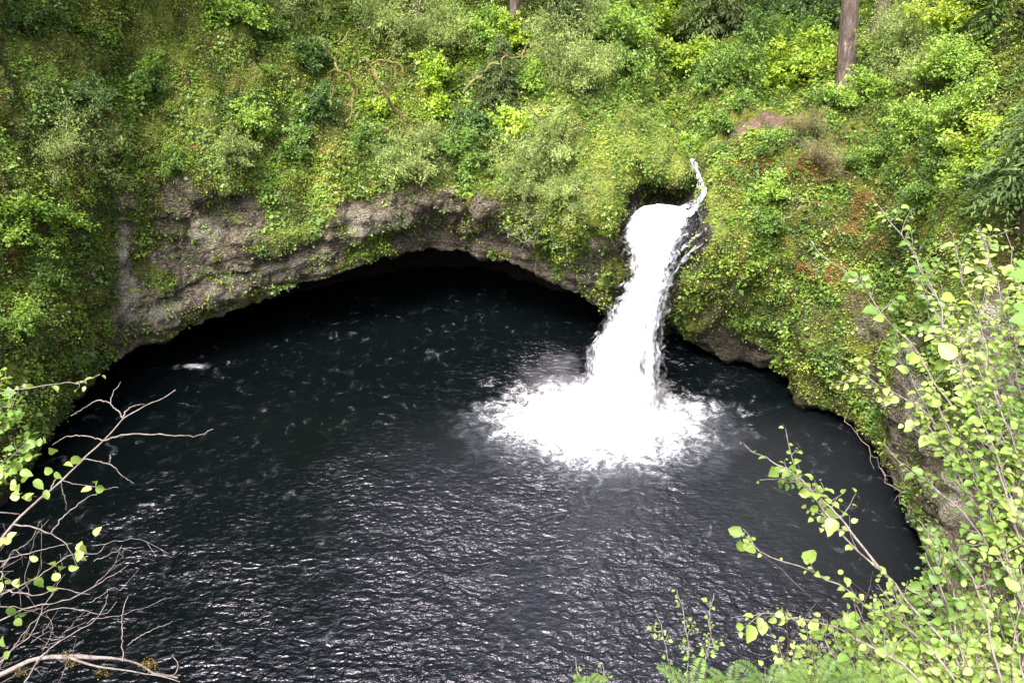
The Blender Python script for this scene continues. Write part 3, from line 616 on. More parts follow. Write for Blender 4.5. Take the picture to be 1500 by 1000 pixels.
def sheet_mat():
    m, nt, out = newmat('thin_water')
    geo = nt.nodes.new('ShaderNodeNewGeometry')
    at = node(nt, 'ShaderNodeAttribute', attribute_name='Col')
    n1 = noise_n(nt, at.outputs['Color'], 1.0, 5, .6)
    sp = nt.nodes.new('ShaderNodeSeparateColor'); nt.links.new(at.outputs['Color'], sp.inputs[0])
    f = mrange(nt, mth(nt, 'ADD', n1, mth(nt, 'MULTIPLY', mth(nt, 'SUBTRACT', sp.outputs[2], .5), .6)), .46, .66, 0.0, .85)
    d = nt.nodes.new('ShaderNodeBsdfPrincipled'); d.inputs['Base Color'].default_value = (.8, .82, .88, 1); d.inputs['Roughness'].default_value = .5
    g = nt.nodes.new('ShaderNodeBsdfPrincipled'); g.inputs['Base Color'].default_value = (.012, .012, .014, 1); g.inputs['Roughness'].default_value = .12
    bp = node(nt, 'ShaderNodeBump', Strength=.6, Distance=.08); nt.links.new(n1, bp.inputs['Height']); nt.links.new(bp.outputs[0], g.inputs['Normal'])
    mx = nt.nodes.new('ShaderNodeMixShader'); nt.links.new(f, mx.inputs[0]); nt.links.new(g.outputs[0], mx.inputs[1]); nt.links.new(d.outputs[0], mx.inputs[2])
    nt.links.new(mx.outputs[0], out.inputs[0]); return m
M_SHEET = sheet_mat()
VEIL = []
wf = empty('waterfall', FB)
tag(wf, 'bright white waterfall pouring from a narrow rock slot into the dark pool', 'waterfall')
SEC = [(300.5, 962, 972, 35.95, .03), (302, 950, 984, 35.85, .10), (305, 940, 996, 35.7, .18), (310, 932, 1006, 35.4, .25), (318, 927, 1006, 35.05, .32), (327, 924, 1001, 34.7, .36), (338, 922, 997, 34.4, .40), (360, 928, 984, 33.7, .42), (385, 937, 974, 32.9, .50),
       (412, 933, 967, 32.35, .55), (440, 918, 964, 31.9, .62), (480, 893, 958, 31.5, .75), (520, 873, 954, 31.1, .85), (560, 864, 957, 30.8, 1.0), (600, 852, 966, 30.6, 1.3), (640, 838, 985, 30.6, 1.7)]
st = np.array([list(atY(a, r, y)) + list(atY(b, r, y)) + [t] for r, a, b, y, t in SEC])
tt = np.linspace(0, len(st) - 1, 260); t0 = np.clip((tt - 3) * 1.0, 0, None); S = catmull(st, tt)
seg = 72; th = np.linspace(0, 2 * np.pi, seg, endpoint=False)
Lp, Rp, tk = S[:, :3], S[:, 3:6], S[:, 6]
mid_, hw = (Lp + Rp) / 2, (Rp - Lp) / 2
tg = nrm(np.gradient(mid_, axis=0)); fn = nrm(np.cross(nrm(hw), tg)); fn = np.where((fn[:, 1:2] > 0), -fn, fn)
cosx = np.sign(np.cos(th)) * np.abs(np.cos(th)) ** .8
ring = mid_[:, None] + hw[:, None] * cosx[None, :, None] + fn[:, None] * (tk[:, None, None] * np.sin(th)[None, :, None])
arc = np.broadcast_to(tt[:, None], ring.shape[:2]); wv = np.broadcast_to(cosx[None], ring.shape[:2]) * np.linalg.norm(hw, axis=1)[:, None]
ps = np.stack([wv * 3.2, arc * .9, np.sin(th)[None] + 0 * arc], -1)
dsp = fbm(ps, 4) * .26 + fbm(ring * np.array([3, 3, .9]) + 3, 4) * .12 + fbm(ring * np.array([9, 9, 3]), 3) * .05
out_ = nrm(ring - mid_[:, None])
ring = ring + out_ * (dsp * np.clip(t0 / 2.5, .25, 1.3)[:, None])[..., None]
ii = np.arange(260 * seg).reshape(260, seg)
q = np.stack([ii[:-1], np.roll(ii[:-1], -1, 1), np.roll(ii[1:], -1, 1), ii[1:]], -1).reshape(-1, 4)
g = Geo(); g.add(ring.reshape(-1, 3), q); g.build('falling_water', M_WHITE, wf, smooth=True)
uvw = np.stack([wv * 9.0, arc * 1.3, np.sin(th)[None] * 1.5 + 0 * arc], -1).reshape(-1, 3)
for kx, sc_ in enumerate((.13, .28, .48)):
    grow = np.clip((t0 - .6) / 4, .10, 1.0)[:, None, None] * sc_
    n3 = fbm(ring * np.array([2.2, 2.2, .8]) + 30 * kx, 3)[..., None]
    r2 = ring + out_ * grow * (1 + .9 * n3)
    g = Geo(); g.add(r2.reshape(-1, 3), q, uvw + kx * 7); VEIL.append((g, kx))
def veil_mat(kx):
    m, nt, out = newmat('water_veil')
    at = node(nt, 'ShaderNodeAttribute', attribute_name='Col')
    mp = nt.nodes.new('ShaderNodeMapping'); nt.links.new(at.outputs['Vector'], mp.inputs[0]); mp.inputs['Scale'].default_value = (1, .8, 1)
    n1 = noise_n(nt, mp.outputs[0], 1.6, 3, .5, .3)
    f = mrange(nt, n1, .40 + .04 * kx, .78, 0.0, .62 - .16 * kx)
    d = nt.nodes.new('ShaderNodeBsdfDiffuse'); d.inputs[0].default_value = (.82, .84, .88, 1); t = nt.nodes.new('ShaderNodeBsdfTransparent')
    mx = nt.nodes.new('ShaderNodeMixShader'); nt.links.new(f, mx.inputs[0]); nt.links.new(t.outputs[0], mx.inputs[1]); nt.links.new(d.outputs[0], mx.inputs[2])
    nt.links.new(mx.outputs[0], out.inputs[0]); return m
for g, kx in VEIL: g.build('water_veil', veil_mat(kx), wf, smooth=True)
# loose drops and spray thrown off its edges and out of the boil
g = Geo()
def drops(P, s):
    n = len(P); d = rdir(n); N = rdir(n)
    leaves(g, P, d, N, s * 1.2, s, np.full((n, 3), .85), T_FOLD)
n = 2500
k = rng.integers(60, 259, n); side = rng.choice([-1, 1], n, p=[.55, .45]); e = np.abs(rng.normal(0, .16, n)) * np.clip((tt[k] - 3) / 4, .2, 1.4)
P = mid_[k] + hw[k] * side[:, None] * (1 + rng.normal(0, .03, n))[:, None] + nrm(hw[k]) * (side * e * .6)[:, None] + fn[k] * rng.normal(0, .35, (n, 1)) + rng.normal(0, .05, (n, 3))
drops(P, rng.uniform(.008, .028, n))
n = 1800
a = rng.random(n) * 2 * np.pi; r_ = np.abs(rng.normal(.5, .14, n))
P = np.stack([FB[0] - .3 + np.cos(a) * r_ * 4.4, FB[1] + np.sin(a) * np.where(np.sin(a) > 0, 2.4, 3.3) * r_, np.abs(rng.normal(0, .35, n)) * np.clip(1.5 - r_, .1, 1.3)], -1)
drops(P, rng.uniform(.012, .035, n))
g.build('spray', M_WHITE, wf)
# stream coming down the slot, and the thin sheets over the dark ramp of rock
def ribbon(pts, widths, bright, name, lift=.06, nn=40, freq=6, seed=0, drop=.1):
    P = []
    for a, b in pts:
        p, n_ = surf(a, b); P.append(p + n_ * lift + UP * lift * .5)
    P = resample(P, nn); w = np.interp(np.linspace(0, 1, nn), np.linspace(0, 1, len(widths)), widths)
    # lie on the rock
    tg = nrm(np.gradient(P, axis=0)); m = 9; V = []; C = []
    for i in range(nn):
        h = bvh.find_nearest(Vector(P[i])); nr = np.array(h[1]); nr = nr if nr @ (CAM - P[i]) > 0 else -nr
        sdv = nrm(np.cross(tg[i], nr))
        for j in range(m):
            f = j / (m - 1) * 2 - 1
            p = P[i] + sdv * f * w[i] * .5; h2 = bvh.find_nearest(Vector(p)); hn = np.array(h2[1]); hn = hn if hn @ (CAM - p) > 0 else -hn
            p2 = np.array(h2[0]) + hn * (lift * (1.0 - .6 * f * f)) + nr * perlin(np.array([i * .3, f * 3, seed])) * .03
            V.append(p2); C.append([f * freq * .6 * w[i] + seed, i / nn * 3.0, bright * (1 - .55 * abs(f) ** 3) * (1 if i > nn * .22 or 'upper' in name else .15 + .85 * i / (nn * .22))])
    ii = np.arange(nn * m).reshape(nn, m); q = np.stack([ii[:-1, :-1], ii[1:, :-1], ii[1:, 1:], ii[:-1, 1:]], -1).reshape(-1, 4)
    g = Geo(); g.add(V, q, C); return g.build(name, M_SHEET, wf, smooth=True)
cw = [(1016, 236, .16), (1019, 246, .26), (1024, 258, .24), (1029, 272, .30), (1031, 286, .36), (1026, 298, .46), (1012, 307, .60), (992, 314, .75)]
cp = []
for a, b, w_ in cw:
    p, n_ = surf(a, b); cp.append(list(p + n_ * .04) + [w_ * .78])
cp = np.array(cp); C4 = catmull(cp, np.linspace(0, len(cp) - 1, 110)); pc, wc_ = C4[:, :3], C4[:, 3]
tg = nrm(np.gradient(pc, axis=0)); th2 = np.linspace(0, 2 * np.pi, 28, endpoint=False)
nrw = []
for p in pc:
    h = bvh.find_nearest(Vector(p)); n_ = np.array(h[1]); nrw.append(n_ if n_ @ (CAM - p) > 0 else -n_)
nrw = nrm(fbm(pc * 0, 1)[:, None] * 0 + np.array(nrw)); nrw = nrm(np.stack([np.convolve(np.pad(nrw[:, k], 8, 'edge'), np.ones(17) / 17, 'valid') for k in range(3)], 1))
sdw = nrm(np.cross(tg, nrw))
r3 = pc[:, None] + sdw[:, None] * (np.cos(th2)[None, :, None] * wc_[:, None, None]) + nrw[:, None] * (np.sin(th2)[None, :, None] * .14)
r3 = r3 + nrw[:, None] * (.16 * fbm(np.stack([np.broadcast_to(np.cos(th2)[None] * 3, r3.shape[:2]), np.broadcast_to(np.arange(110)[:, None] * .12, r3.shape[:2]), r3[..., 0] * 0], -1), 3))[..., None] + (.05 * fbm(r3 * 6, 3))[..., None]
ii = np.arange(110 * 28).reshape(110, 28); q2 = np.stack([ii[:-1], np.roll(ii[:-1], -1, 1), np.roll(ii[1:], -1, 1), ii[1:]], -1).reshape(-1, 4)
g = Geo(); c2 = np.stack([np.broadcast_to(np.cos(th2)[None] * 2.6 + 3, r3.shape[:2]), np.broadcast_to(np.arange(110)[:, None] * .045, r3.shape[:2]), np.full(r3.shape[:2], .60)], -1)
g.add(r3.reshape(-1, 3), q2, c2.reshape(-1, 3)); g.build('upper_stream', M_SHEET, wf, smooth=True)
ribbon([(1033, 296), (1024, 306), (1008, 322), (996, 345), (984, 362)], [.5, .9, 1.0, 1.1, 1.1], .22, 'thin_sheet', .06, 40, 9, 5)
ribbon([(1031, 322), (1020, 334), (1004, 350), (990, 366), (980, 380)], [.6, .9, 1.0, 1.0, .8], .10, 'thin_sheet', .04, 40, 9, 7)
ribbon([(1038, 330), (1029, 344), (1014, 352), (1000, 364), (988, 380), (978, 396)], [.2, .22, .22, .25, .4], .62, 'thin_sheet', .07, 40, 9, 11)
ribbon([(1036, 350), (1025, 362), (1010, 374), (997, 388), (984, 404), (974, 425)], [.12, .2, .26, .35, .45], .80, 'thin_sheet', .08, 40, 7, 13)
# mist drifting off the foot of the fall
def mist_mat(dens, name, sd):
    m, nt, out = newmat(name)
    tc = nt.nodes.new('ShaderNodeTexCoord')
    ln = nt.nodes.new('ShaderNodeVectorMath'); ln.operation = 'LENGTH'; nt.links.new(tc.outputs['Object'], ln.inputs[0])
    nz = noise_n(nt, tc.outputs['Object'], 2.2, 4, .6)
    f = mth(nt, 'ADD', mth(nt, 'MULTIPLY', mth(nt, 'SUBTRACT', nz, .5), 2.4), mrange(nt, ln.outputs['Value'], .0, 1.0, .5, -.55))
    v = nt.nodes.new('ShaderNodeVolumePrincipled'); v.inputs['Color'].default_value = (.93, .93, 1, 1)
    nt.links.new(mth(nt, 'MULTIPLY', mrange(nt, f, 0, .6), dens), v.inputs['Density']); nt.links.new(v.outputs[0], out.inputs['Volume'])
    return m
import bmesh
def mist(px, py, z, rx, ry, rz, dens, label):
    me = bpy.data.meshes.new('mist'); bm = bmesh.new(); bmesh.ops.create_icosphere(bm, subdivisions=3, radius=1.0); bm.to_mesh(me); bm.free()
    o = bpy.data.objects.new('mist', me); COL.objects.link(o); p = atZ(px, py, z); o.location = tuple(p); o.scale = (rx, ry, rz)
    me.materials.append(mist_mat(dens, 'mist', px)); tag(o, label, 'mist', kind='stuff'); return o
mist(815, 552, .5, 4.4, 3.0, 2.2, .13, 'pale cloud of spray drifting left of the foot of the fall')
mist(930, 600, .8, 6.2, 4.2, 2.6, .16, 'thin veil of spray hanging around the white boil in the pool')

# ------------------------------------------------------------------ shrubs
def bush(px, py, rad, kind, label, cat='shrub', group='shrubs on the slopes around the pool', off=.2, dens=1.0, lift=0.0, name=None):
    p, n = surf(px, py); dp_ = proj(p)[2]
    K = dict(maple=([(.24, .36, .045), (.34, .45, .055), (.44, .52, .08)], .13, .8, T_FOLD, .35, .25, 'vine_maple'),
             bright=([(.18, .30, .055), (.26, .39, .065), (.33, .45, .08)], .12, .75, T_FOLD, .5, .35, 'leafy_shrub'),
             mid=([(.11, .19, .045), (.16, .26, .055), (.21, .32, .065)], .115, .7, T_FOLD, .6, .4, 'leafy_shrub'),
             deep=([(.055, .11, .035), (.085, .155, .045), (.12, .20, .05)], .12, .6, T_FOLD, .7, .45, 'leafy_shrub'),
             feather=([(.22, .28, .11), (.29, .35, .14), (.37, .42, .19)], .095, .32, T_NEED, .9, .5, 'feathery_shrub'),
             dry=([(.16, .13, .07), (.24, .19, .11), (.30, .25, .16)], .11, .18, T_NEED, .9, .5, 'dry_shrub'))[kind]
    pal, ls, wr, tpl, isoN, up, nm = K
    root = empty(name or nm, p + UP * 0); tag(root, label, cat, group)
    out = nrm(n * .75 + UP * .65)
    nb = int(9 + rad * 7); bg = Geo(); LP, LT, LN, LC = [], [], [], []
    for b in range(nb):
        d = nrm(out * .55 + rdir(1)[0] * .85); 
        if d @ n < -.1: d = d - n * (d @ n) * 1.6; d = nrm(d)
        Lb = rad * random.uniform(.6, 1.15); k = 7
        pts = [p - n * .1]; dd = d.copy()
        for i in range(k):
            dd = nrm(dd + rdir(1)[0] * .18 + UP * (.05 if i < 3 else -.10)); pts.append(pts[-1] + dd * Lb / k)
        pts = np.array(pts) + out * off
        bg.tube(pts, .012 + rad * .012, .006, 4)
        ntw = int((7 + 5 * rad) * dens)
        f = rng.uniform(.25, 1.0, ntw) * k; i0 = np.minimum(f.astype(int), k - 1); base_ = pts[i0] + (pts[i0 + 1] - pts[i0]) * (f - i0)[:, None]
        td = nrm(rdir(ntw) * .8 + dd * .5 + np.array([0, 0, .1])); td[:, 2] *= .55; td = nrm(td)
        tl = rad * rng.uniform(.16, .38, ntw)
        nl = 12 if kind not in ('feather', 'dry') else 16
        bc = palette(1, p[None] + rng.normal(0, 9, (1, 3)), pal, .3, 5.0)[0] * math.exp(random.gauss(0, .14))
        for j in range(ntw):
            s = rng.random(nl) ** .8
            LP.append(base_[j] + td[j] * (s * tl[j])[:, None] + rng.normal(0, .05 + .02 * rad, (nl, 3)))
            LT.append(nrm(td[j] * .6 + rdir(nl) * .8 - UP * .15)); LN.append(nrm(UP * (1.1 - isoN * .5) + rdir(nl) * isoN * .7 + n * .3))
            LC.append(bc * np.exp(rng.normal(0, .16, (nl, 1))))
            if random.random() < .4: bg.tube([base_[j], base_[j] + td[j] * tl[j]], .008, .003, 3)
    LP, LT, LN, LC = map(np.concatenate, (LP, LT, LN, LC)); m = len(LP)
    L = ls * np.exp(rng.normal(0, .25, m)) * (.8 + .2 * min(rad, 2)) * np.clip(dp_ / 42, .6, 1.5)
    g = Geo(); leaves(g, LP, LT, LN, L, L * wr, LC, tpl)
    bg.build('stems', M_TWIG if kind == 'dry' else M_STEM, root); g.build('foliage', M_SOFT if kind in ('feather', 'dry') else M_LEAF, root)
    return root
BUSHES = [
 (40, 40, 1.6, 'deep', 'dark green bush in the top left corner of the slope'),
 (100, 235, 1.7, 'feather', 'large soft green feathery bush on the left slope above the pale rock streak'),
 (30, 330, 1.5, 'bright', 'bright green bushy plant at the left edge above the dark pool'),
 (55, 410, 1.2, 'mid', 'mid green bush on the left slope left of the pale rock streak'),
 (95, 330, .9, 'bright', 'small fresh green bush just left of the pale rock streak'),
 (20, 470, 1.0, 'bright', 'bright leafy bush low on the left edge of the slope'),
 (115, 160, 1.2, 'deep', 'dark leafy bush high on the left slope under overhanging moss'),
 (210, 130, 1.1, 'mid', 'mid green bush on the slope above the left rock alcove'),
 (225, 97, .6, 'bright', 'small vivid green sprig on the upper left slope'),
 (330, 230, 1.1, 'feather', 'grey green wiry bush hanging just above the bare rock alcove'),
 (262, 245, .8, 'mid', 'low green bush at the brow over the left rock alcove'),
 (350, 30, 1.5, 'bright', 'light green layered bush near the top left of centre'),
 (395, 60, 1.1, 'mid', 'green bush left of the mossy bare branches near the top'),
 (445, 85, 1.2, 'deep', 'dark green bush directly left of the orange mossy branches'),
 (430, 215, 1.0, 'mid', 'mid green bush above the middle of the left cave rim'),
 (375, 180, .9, 'bright', 'light green low bush halfway up the slope left of the mossy branches'),
 (440, 20, 1.7, 'feather', 'pale feathery bush at the top edge left of the mossy branches'),
 (560, 45, 2.0, 'feather', 'wide pale green feathery bush above the mossy branches'),
 (640, 70, 1.9, 'feather', 'wide soft grey green bush in the middle of the upper slope'),
 (640, 125, 1.3, 'maple', 'yellow green leafy maple bush right of the mossy branches'),
 (655, 165, .9, 'maple', 'small yellow green maple below the larger one right of the mossy branches'),
 (555, 165, .8, 'maple', 'tiny yellow green maple among the orange mossy branches'),
 (600, 235, 1.5, 'feather', 'grey green drooping bush on the rim above the cave arch'),
 (680, 235, 1.4, 'mid', 'green drooping bush on the rim right of the cave arch top'),
 (535, 215, 1.1, 'mid', 'mid green bush on the rim left of the cave arch top'),
 (470, 160, 1.0, 'deep', 'deep green bush below the left end of the mossy branches'),
 (755, 190, 1.1, 'maple', 'bright yellow green maple in the centre of the slope above the cave'),
 (690, 190, 1.0, 'deep', 'dark green bush left of the bright centre maple'),
 (720, 60, 1.5, 'bright', 'light green bush near the top beside the narrow grey trunk'),
 (745, 60, 1.0, 'maple', 'yellow green sprays just left of the narrow grey trunk at the top'),
 (730, 130, 1.3, 'deep', 'dark bluish green bush under the arching bare branch'),
 (830, 75, 2.2, 'feather', 'big soft grey green bush at the top right of the narrow grey trunk'),
 (850, 130, 1.9, 'feather', 'broad grey green bush covering the slope left of the yellow maple'),
 (790, 130, 1.3, 'bright', 'light green bush below the end of the arching branch'),
 (820, 225, 1.9, 'feather', 'pale misty green feathery bush above the right end of the cave'),
 (765, 270, 1.2, 'feather', 'grey green twiggy bush hanging over the right end of the cave rim'),
 (845, 290, 1.0, 'feather', 'low grey green bush on the cliff face left of the falls'),
 (900, 60, 2.0, 'bright', 'light green bush at the top left of the dark hemlock'),
 (955, 30, 2.0, 'maple', 'tall bright yellow green maple at the top left of the dark hemlock'),
 (985, 100, 1.6, 'maple', 'hanging yellow green maple sprays under the dark hemlock'),
 (1020, 95, 1.3, 'maple', 'small yellow green maple hanging over the stream gully'),
 (925, 120, 1.5, 'mid', 'mid green bush above the mossy hump'),
 (1005, 215, .7, 'bright', 'small fresh green herbs beside the top of the stream'),
 (1070, 115, 2.0, 'mid', 'round green bush in the valley behind the stream'),
 (1120, 50, 3.0, 'deep', 'large deep green bush at the back of the valley'),
 (1190, 40, 3.0, 'deep', 'large dark green bush left of the thick trunk'),
 (1110, 70, 1.8, 'mid', 'mid green bush behind the yellow green bushes in the valley'),
 (1140, 128, 1.9, 'maple', 'wide sunny yellow green bush behind the earth path'),
 (1195, 110, 2.0, 'maple', 'sunny yellow green bush left of the base of the thick trunk'),
 (1180, 75, 2.0, 'bright', 'pale green bush behind the sunny bushes left of the thick trunk'),
 (1082, 158, .7, 'mid', 'dark low bush at the left end of the earth path'),
 (1060, 192, .8, 'mid', 'grey green bush between the stream gully and the earth path'),
 (1122, 220, 1.0, 'mid', 'broad green bush hanging over the cliff below the earth path'),
 (1178, 205, .7, 'deep', 'dark green bush at the right end of the earth path edge'),
 (1185, 205, 1.1, 'dry', 'grey brown bare twiggy bush hanging below the path'),
 (1200, 245, 1.1, 'dry', 'dry brown wiry bush on the cliff right of the green overhanging bush'),
 (1130, 290, 1.0, 'bright', 'light green leafy bush on the right cliff below the orange moss'),
 (1130, 335, .9, 'mid', 'mid green bush on the right cliff below the light leafy bush'),
 (1215, 165, 1.1, 'mid', 'green bush between the earth path and the thick trunk'),
 (1260, 150, 1.2, 'bright', 'light green bush just below the base of the thick trunk'),
 (1290, 98, .9, 'maple', 'yellow green low bush right of the base of the thick trunk'),
 (1325, 78, 1.2, 'mid', 'green bush between the two right hand trunks'),
 (1350, 70, 2.1, 'feather', 'soft pale green bush on the upper right slope'),
 (1410, 40, 2.1, 'maple', 'large yellow green bush near the top right corner'),
 (1350, 130, 1.5, 'feather', 'grey green bush in the middle of the right slope'),
 (1400, 110, 1.5, 'bright', 'light green layered bush on the right slope'),
 (1340, 195, 1.2, 'bright', 'leafy light green bush right of the orange soil patch'),
 (1420, 180, 1.5, 'bright', 'broad bright leafy bush below the grey conifer at right'),
 (1380, 235, 1.2, 'mid', 'green bush above the grey cliff on the right slope'),
 (1440, 230, 1.3, 'maple', 'yellow green leafy bush at the right slope above the foreground hazel'),
 (1300, 240, 1.0, 'mid', 'low green bush above the orange mossed part of the right cliff'),
 (1350, 295, 1.0, 'mid', 'mid green bush low on the right slope behind the hazel tips'),
 (1450, 290, 1.0, 'deep', 'dark green bush behind the hazel at the right edge'),
 (1260, 250, .9, 'mid', 'small green bush on the right cliff brow below the trunk'),
]
for b in BUSHES: bush(b[0], b[1], b[2] * (1.4 if b[3] == 'feather' else 1.15), *b[3:], dens=1.35 if b[3] == 'feather' else 1.0)

# ------------------------------------------------------------------ mossy bare branches on the slope
def near_surf(px, py, off):
    p, n = surf(px, py); d = nrm(ray(px, py)); return p - d * off
def limb_tree(name, label, lines, off, r, mat, col=(.3, .2, .05), cat='tree', group=None, tuft=True):
    b0 = near_surf(*lines[0][0], off); root = empty(name, b0); tag(root, label, cat, group)
    for i, ln in enumerate(lines):
        pts = [near_surf(a, b, 0) for a, b in ln]
        yy = np.array([p[1] for p in pts]); ym = min(yy.min() + .6, yy.mean()) - off
        pts = [atY(a, b, ym + .35 * random.uniform(-1, 1)) for a, b in ln]
        pts = resample(pts, 26); pts = pts + np.stack([fbm(pts * 1.6 + i + k_ * 7, 4) for k_ in range(3)], 1) * .38
        g = Geo(); rr_ = r * (1 if i < 2 else .6)
        g.tube(pts, rr_, rr_ * .35, 7, col, .5)
        for k in range(4, 26, 3):                        # side twigs
            d = nrm(rdir(1)[0] + np.array([0, -.4, -.1])); L = random.uniform(.25, .8)
            m = pts[k] + d * L * .5 + rdir(1)[0] * .08
            g.tube([pts[k], m, pts[k] + d * L - UP * .1], rr_ * .3, .006, 4, col)
        g.build('trunk' if i == 0 else 'limb', mat, root, True)
    return root
limb_tree('mossy_tree', 'leafless tree with crooked orange mossy limbs sprawling over the upper slope',
  [[(604, 205), (590, 175), (577, 160), (560, 133), (550, 105), (529, 82), (515, 60)], [(515, 160), (519, 129), (502, 105), (483, 82), (470, 60)],
   [(512, 185), (513, 165), (515, 148), (519, 130)], [(583, 192), (583, 175), (577, 160)], [(546, 97), (563, 98), (580, 101), (584, 120)],
   [(487, 156), (488, 130), (487, 105), (500, 98)], [(498, 61), (512, 52), (529, 44)], [(560, 133), (545, 120), (535, 100)], [(609, 204), (600, 185), (575, 158)], [(546, 97), (560, 85), (590, 105), (610, 115)]], 1.5, .10, M_MOSSY)
limb_tree('arched_branch', 'single long bare branch arching to the right on the upper slope', [[(676, 140), (696, 116), (726, 93), (757, 78), (778, 68), (800, 70)]], 2.2, .075, M_MOSSY, cat='branch')
limb_tree('fallen_branch', 'thin mossy branch sloping on the right cliff beside the light bush', [[(1150, 320), (1175, 305), (1190, 300), (1215, 298)]], .8, .045, M_MOSSY, cat='branch')
limb_tree('leaning_stem', 'slender bare grey stem rising in front of the dark right hand rock', [[(1345, 765), (1300, 700), (1268, 650), (1250, 620), (1238, 612)]], 2.0, .03, M_TWIG, cat='stem')
limb_tree('twisted_shrub', 'bleached twisty bare twigs at the right end of the cave rim', [[(745, 350), (760, 335), (778, 325), (790, 305)], [(760, 335), (775, 345), (800, 335)], [(770, 330), (768, 300), (775, 280)], [(755, 345), (775, 355), (795, 350)]], .8, .03, M_TWIG, cat='shrub')

# ------------------------------------------------------------------ conifers
def trunk_geo(base_, hgt, r, seed=0, lean=0.0):
    k = 40; z = np.linspace(-.6, 1, k) ; z = np.concatenate([np.linspace(-.8, 3, 16), np.linspace(3.4, hgt, 40)])
    pts = np.stack([base_[0] + lean * z + .15 * np.sin(z * .12 + seed), base_[1] + .15 * np.cos(z * .1 + seed), base_[2] + z], 1)
    rad = r * (1 - .75 * np.clip(z, 0, None) / hgt) * (1 + .35 * np.exp(-np.clip(z + .5, 0, None) * 1.6))
    seg_ = 28; th_ = np.linspace(0, 2 * np.pi, seg_, endpoint=False)
    ring_ = np.stack([pts[:, None, 0] + rad[:, None] * np.cos(th_), pts[:, None, 1] + rad[:, None] * np.sin(th_), np.broadcast_to(pts[:, None, 2], (len(z), seg_))], -1)
    nz = perlin(ring_ * np.array([5, 5, .9]) + seed) * .09 * r * 2
    ring_[..., 0] += nz * np.cos(th_); ring_[..., 1] += nz * np.sin(th_)
    ii = np.arange(len(z) * seg_).reshape(len(z), seg_); q = np.stack([ii[:-1], np.roll(ii[:-1], -1, 1), np.roll(ii[1:], -1, 1), ii[1:]], -1).reshape(-1, 4)
    g = Geo(); g.add(ring_.reshape(-1, 3), q); return g, pts
def crown_geo(base_, z0, z1, rad, dens, col, droop=.45, size=.35, seed=0):
    g = Geo(); nb = int((z1 - z0) * dens); LP, LT, LN, LC, LL = [], [], [], [], []
    for b in range(nb):
        f = (b + random.random()) / nb; z = z0 + (z1 - z0) * f; L = rad * (1 - f) ** .75 * random.uniform(.55, 1.1) + .3
        a = random.random() * 6.283; d = np.array([math.cos(a), math.sin(a), 0]); sd_ = np.array([-d[1], d[0], 0])
        n = int(14 * L / size * .5) + 6; s = rng.random(n) ** .8; side = rng.uniform(-1, 1, n) * (.42 * L * (1 - s) + .12)
        P = np.array([base_[0], base_[1], base_[2] + z]) + d * (s * L)[:, None] + sd_ * side[:, None] + UP * (.12 * L * np.sin(s * 3) - droop * L * s ** 2 - np.abs(side) * .25)[:, None]
        LP.append(P); LT.append(nrm(d * .7 + sd_ * np.sign(side)[:, None] * .7 - UP * .45 + rdir(n) * .25)); LN.append(nrm(UP + rdir(n) * .35))
        LC.append(np.array(col) * math.exp(random.gauss(0, .18)) * np.exp(rng.normal(0, .14, (n, 1)))); LL.append(np.full(n, size) * rng.uniform(.6, 1.3, n))
    LP, LT, LN, LC, LL = map(np.concatenate, (LP, LT, LN, LC, LL))
    leaves(g, LP, LT, LN, LL, LL * .38, LC, T_NEED); return g
def conifer(px, py, hgt, r, z0, crad, label, name='fir_tree', group='conifers standing behind the pool', dens=9, col=(.06, .10, .04), size=.40, lean=0.0):
    p, n = surf(px, py); root = empty(name, p); tag(root, label, 'tree', group)
    g, pts = trunk_geo(p, hgt, r, px, lean); g.build('trunk', M_BARK, root, True)
    crown_geo(p + np.array([lean * hgt * .8, 0, 0]), z0, hgt, crad, dens, col, size=size).build('crown', M_SOFT, root); return root
conifer(1243, 122, 34, .46, 15, 4.2, 'thick straight reddish brown trunk standing right of the earth path', lean=-.18)
conifer(1293, 38, 30, .42, 15, 4.0, 'slimmer dark trunk behind and right of the thick reddish trunk', lean=-.06)
conifer(749, 48, 30, .26, 12, 4.0, 'narrow grey trunk at the top centre above the cave')
conifer(613, 22, 30, .22, 12, 4.2, 'short glimpse of dark trunk at the top edge left of centre')
conifer(1040, 62, 16, .22, .6, 2.6, 'dark drooping hemlock above the stream gully', 'hemlock_tree', dens=20, col=(.13, .16, .08), size=.26)
conifer(1468, 30, 15, .16, -1.0, 2.0, 'dark conifer in the top right corner', 'fir_tree', dens=16, col=(.07, .11, .04), size=.24)
conifer(1505, 300, 7.5, .12, .4, 1.6, 'grey green hemlock at the right edge above the big maple leaves', 'hemlock_tree', dens=26, col=(.12, .17, .08), size=.15)
conifer(1095, 8, 26, .3, 6, 4.0, 'dark fir at the top behind the valley bushes', dens=9)
conifer(735, 150, 3.4, .06, .2, 1.1, 'young dark green fir sapling under the arching branch', 'fir_sapling', dens=30, col=(.12, .145, .07), size=.14)
conifer(830, 60, 7, .1, .2, 2.0, 'young grey green hemlock at the upper centre right of the narrow trunk', 'hemlock_tree', dens=22, col=(.12, .15, .08), size=.22)

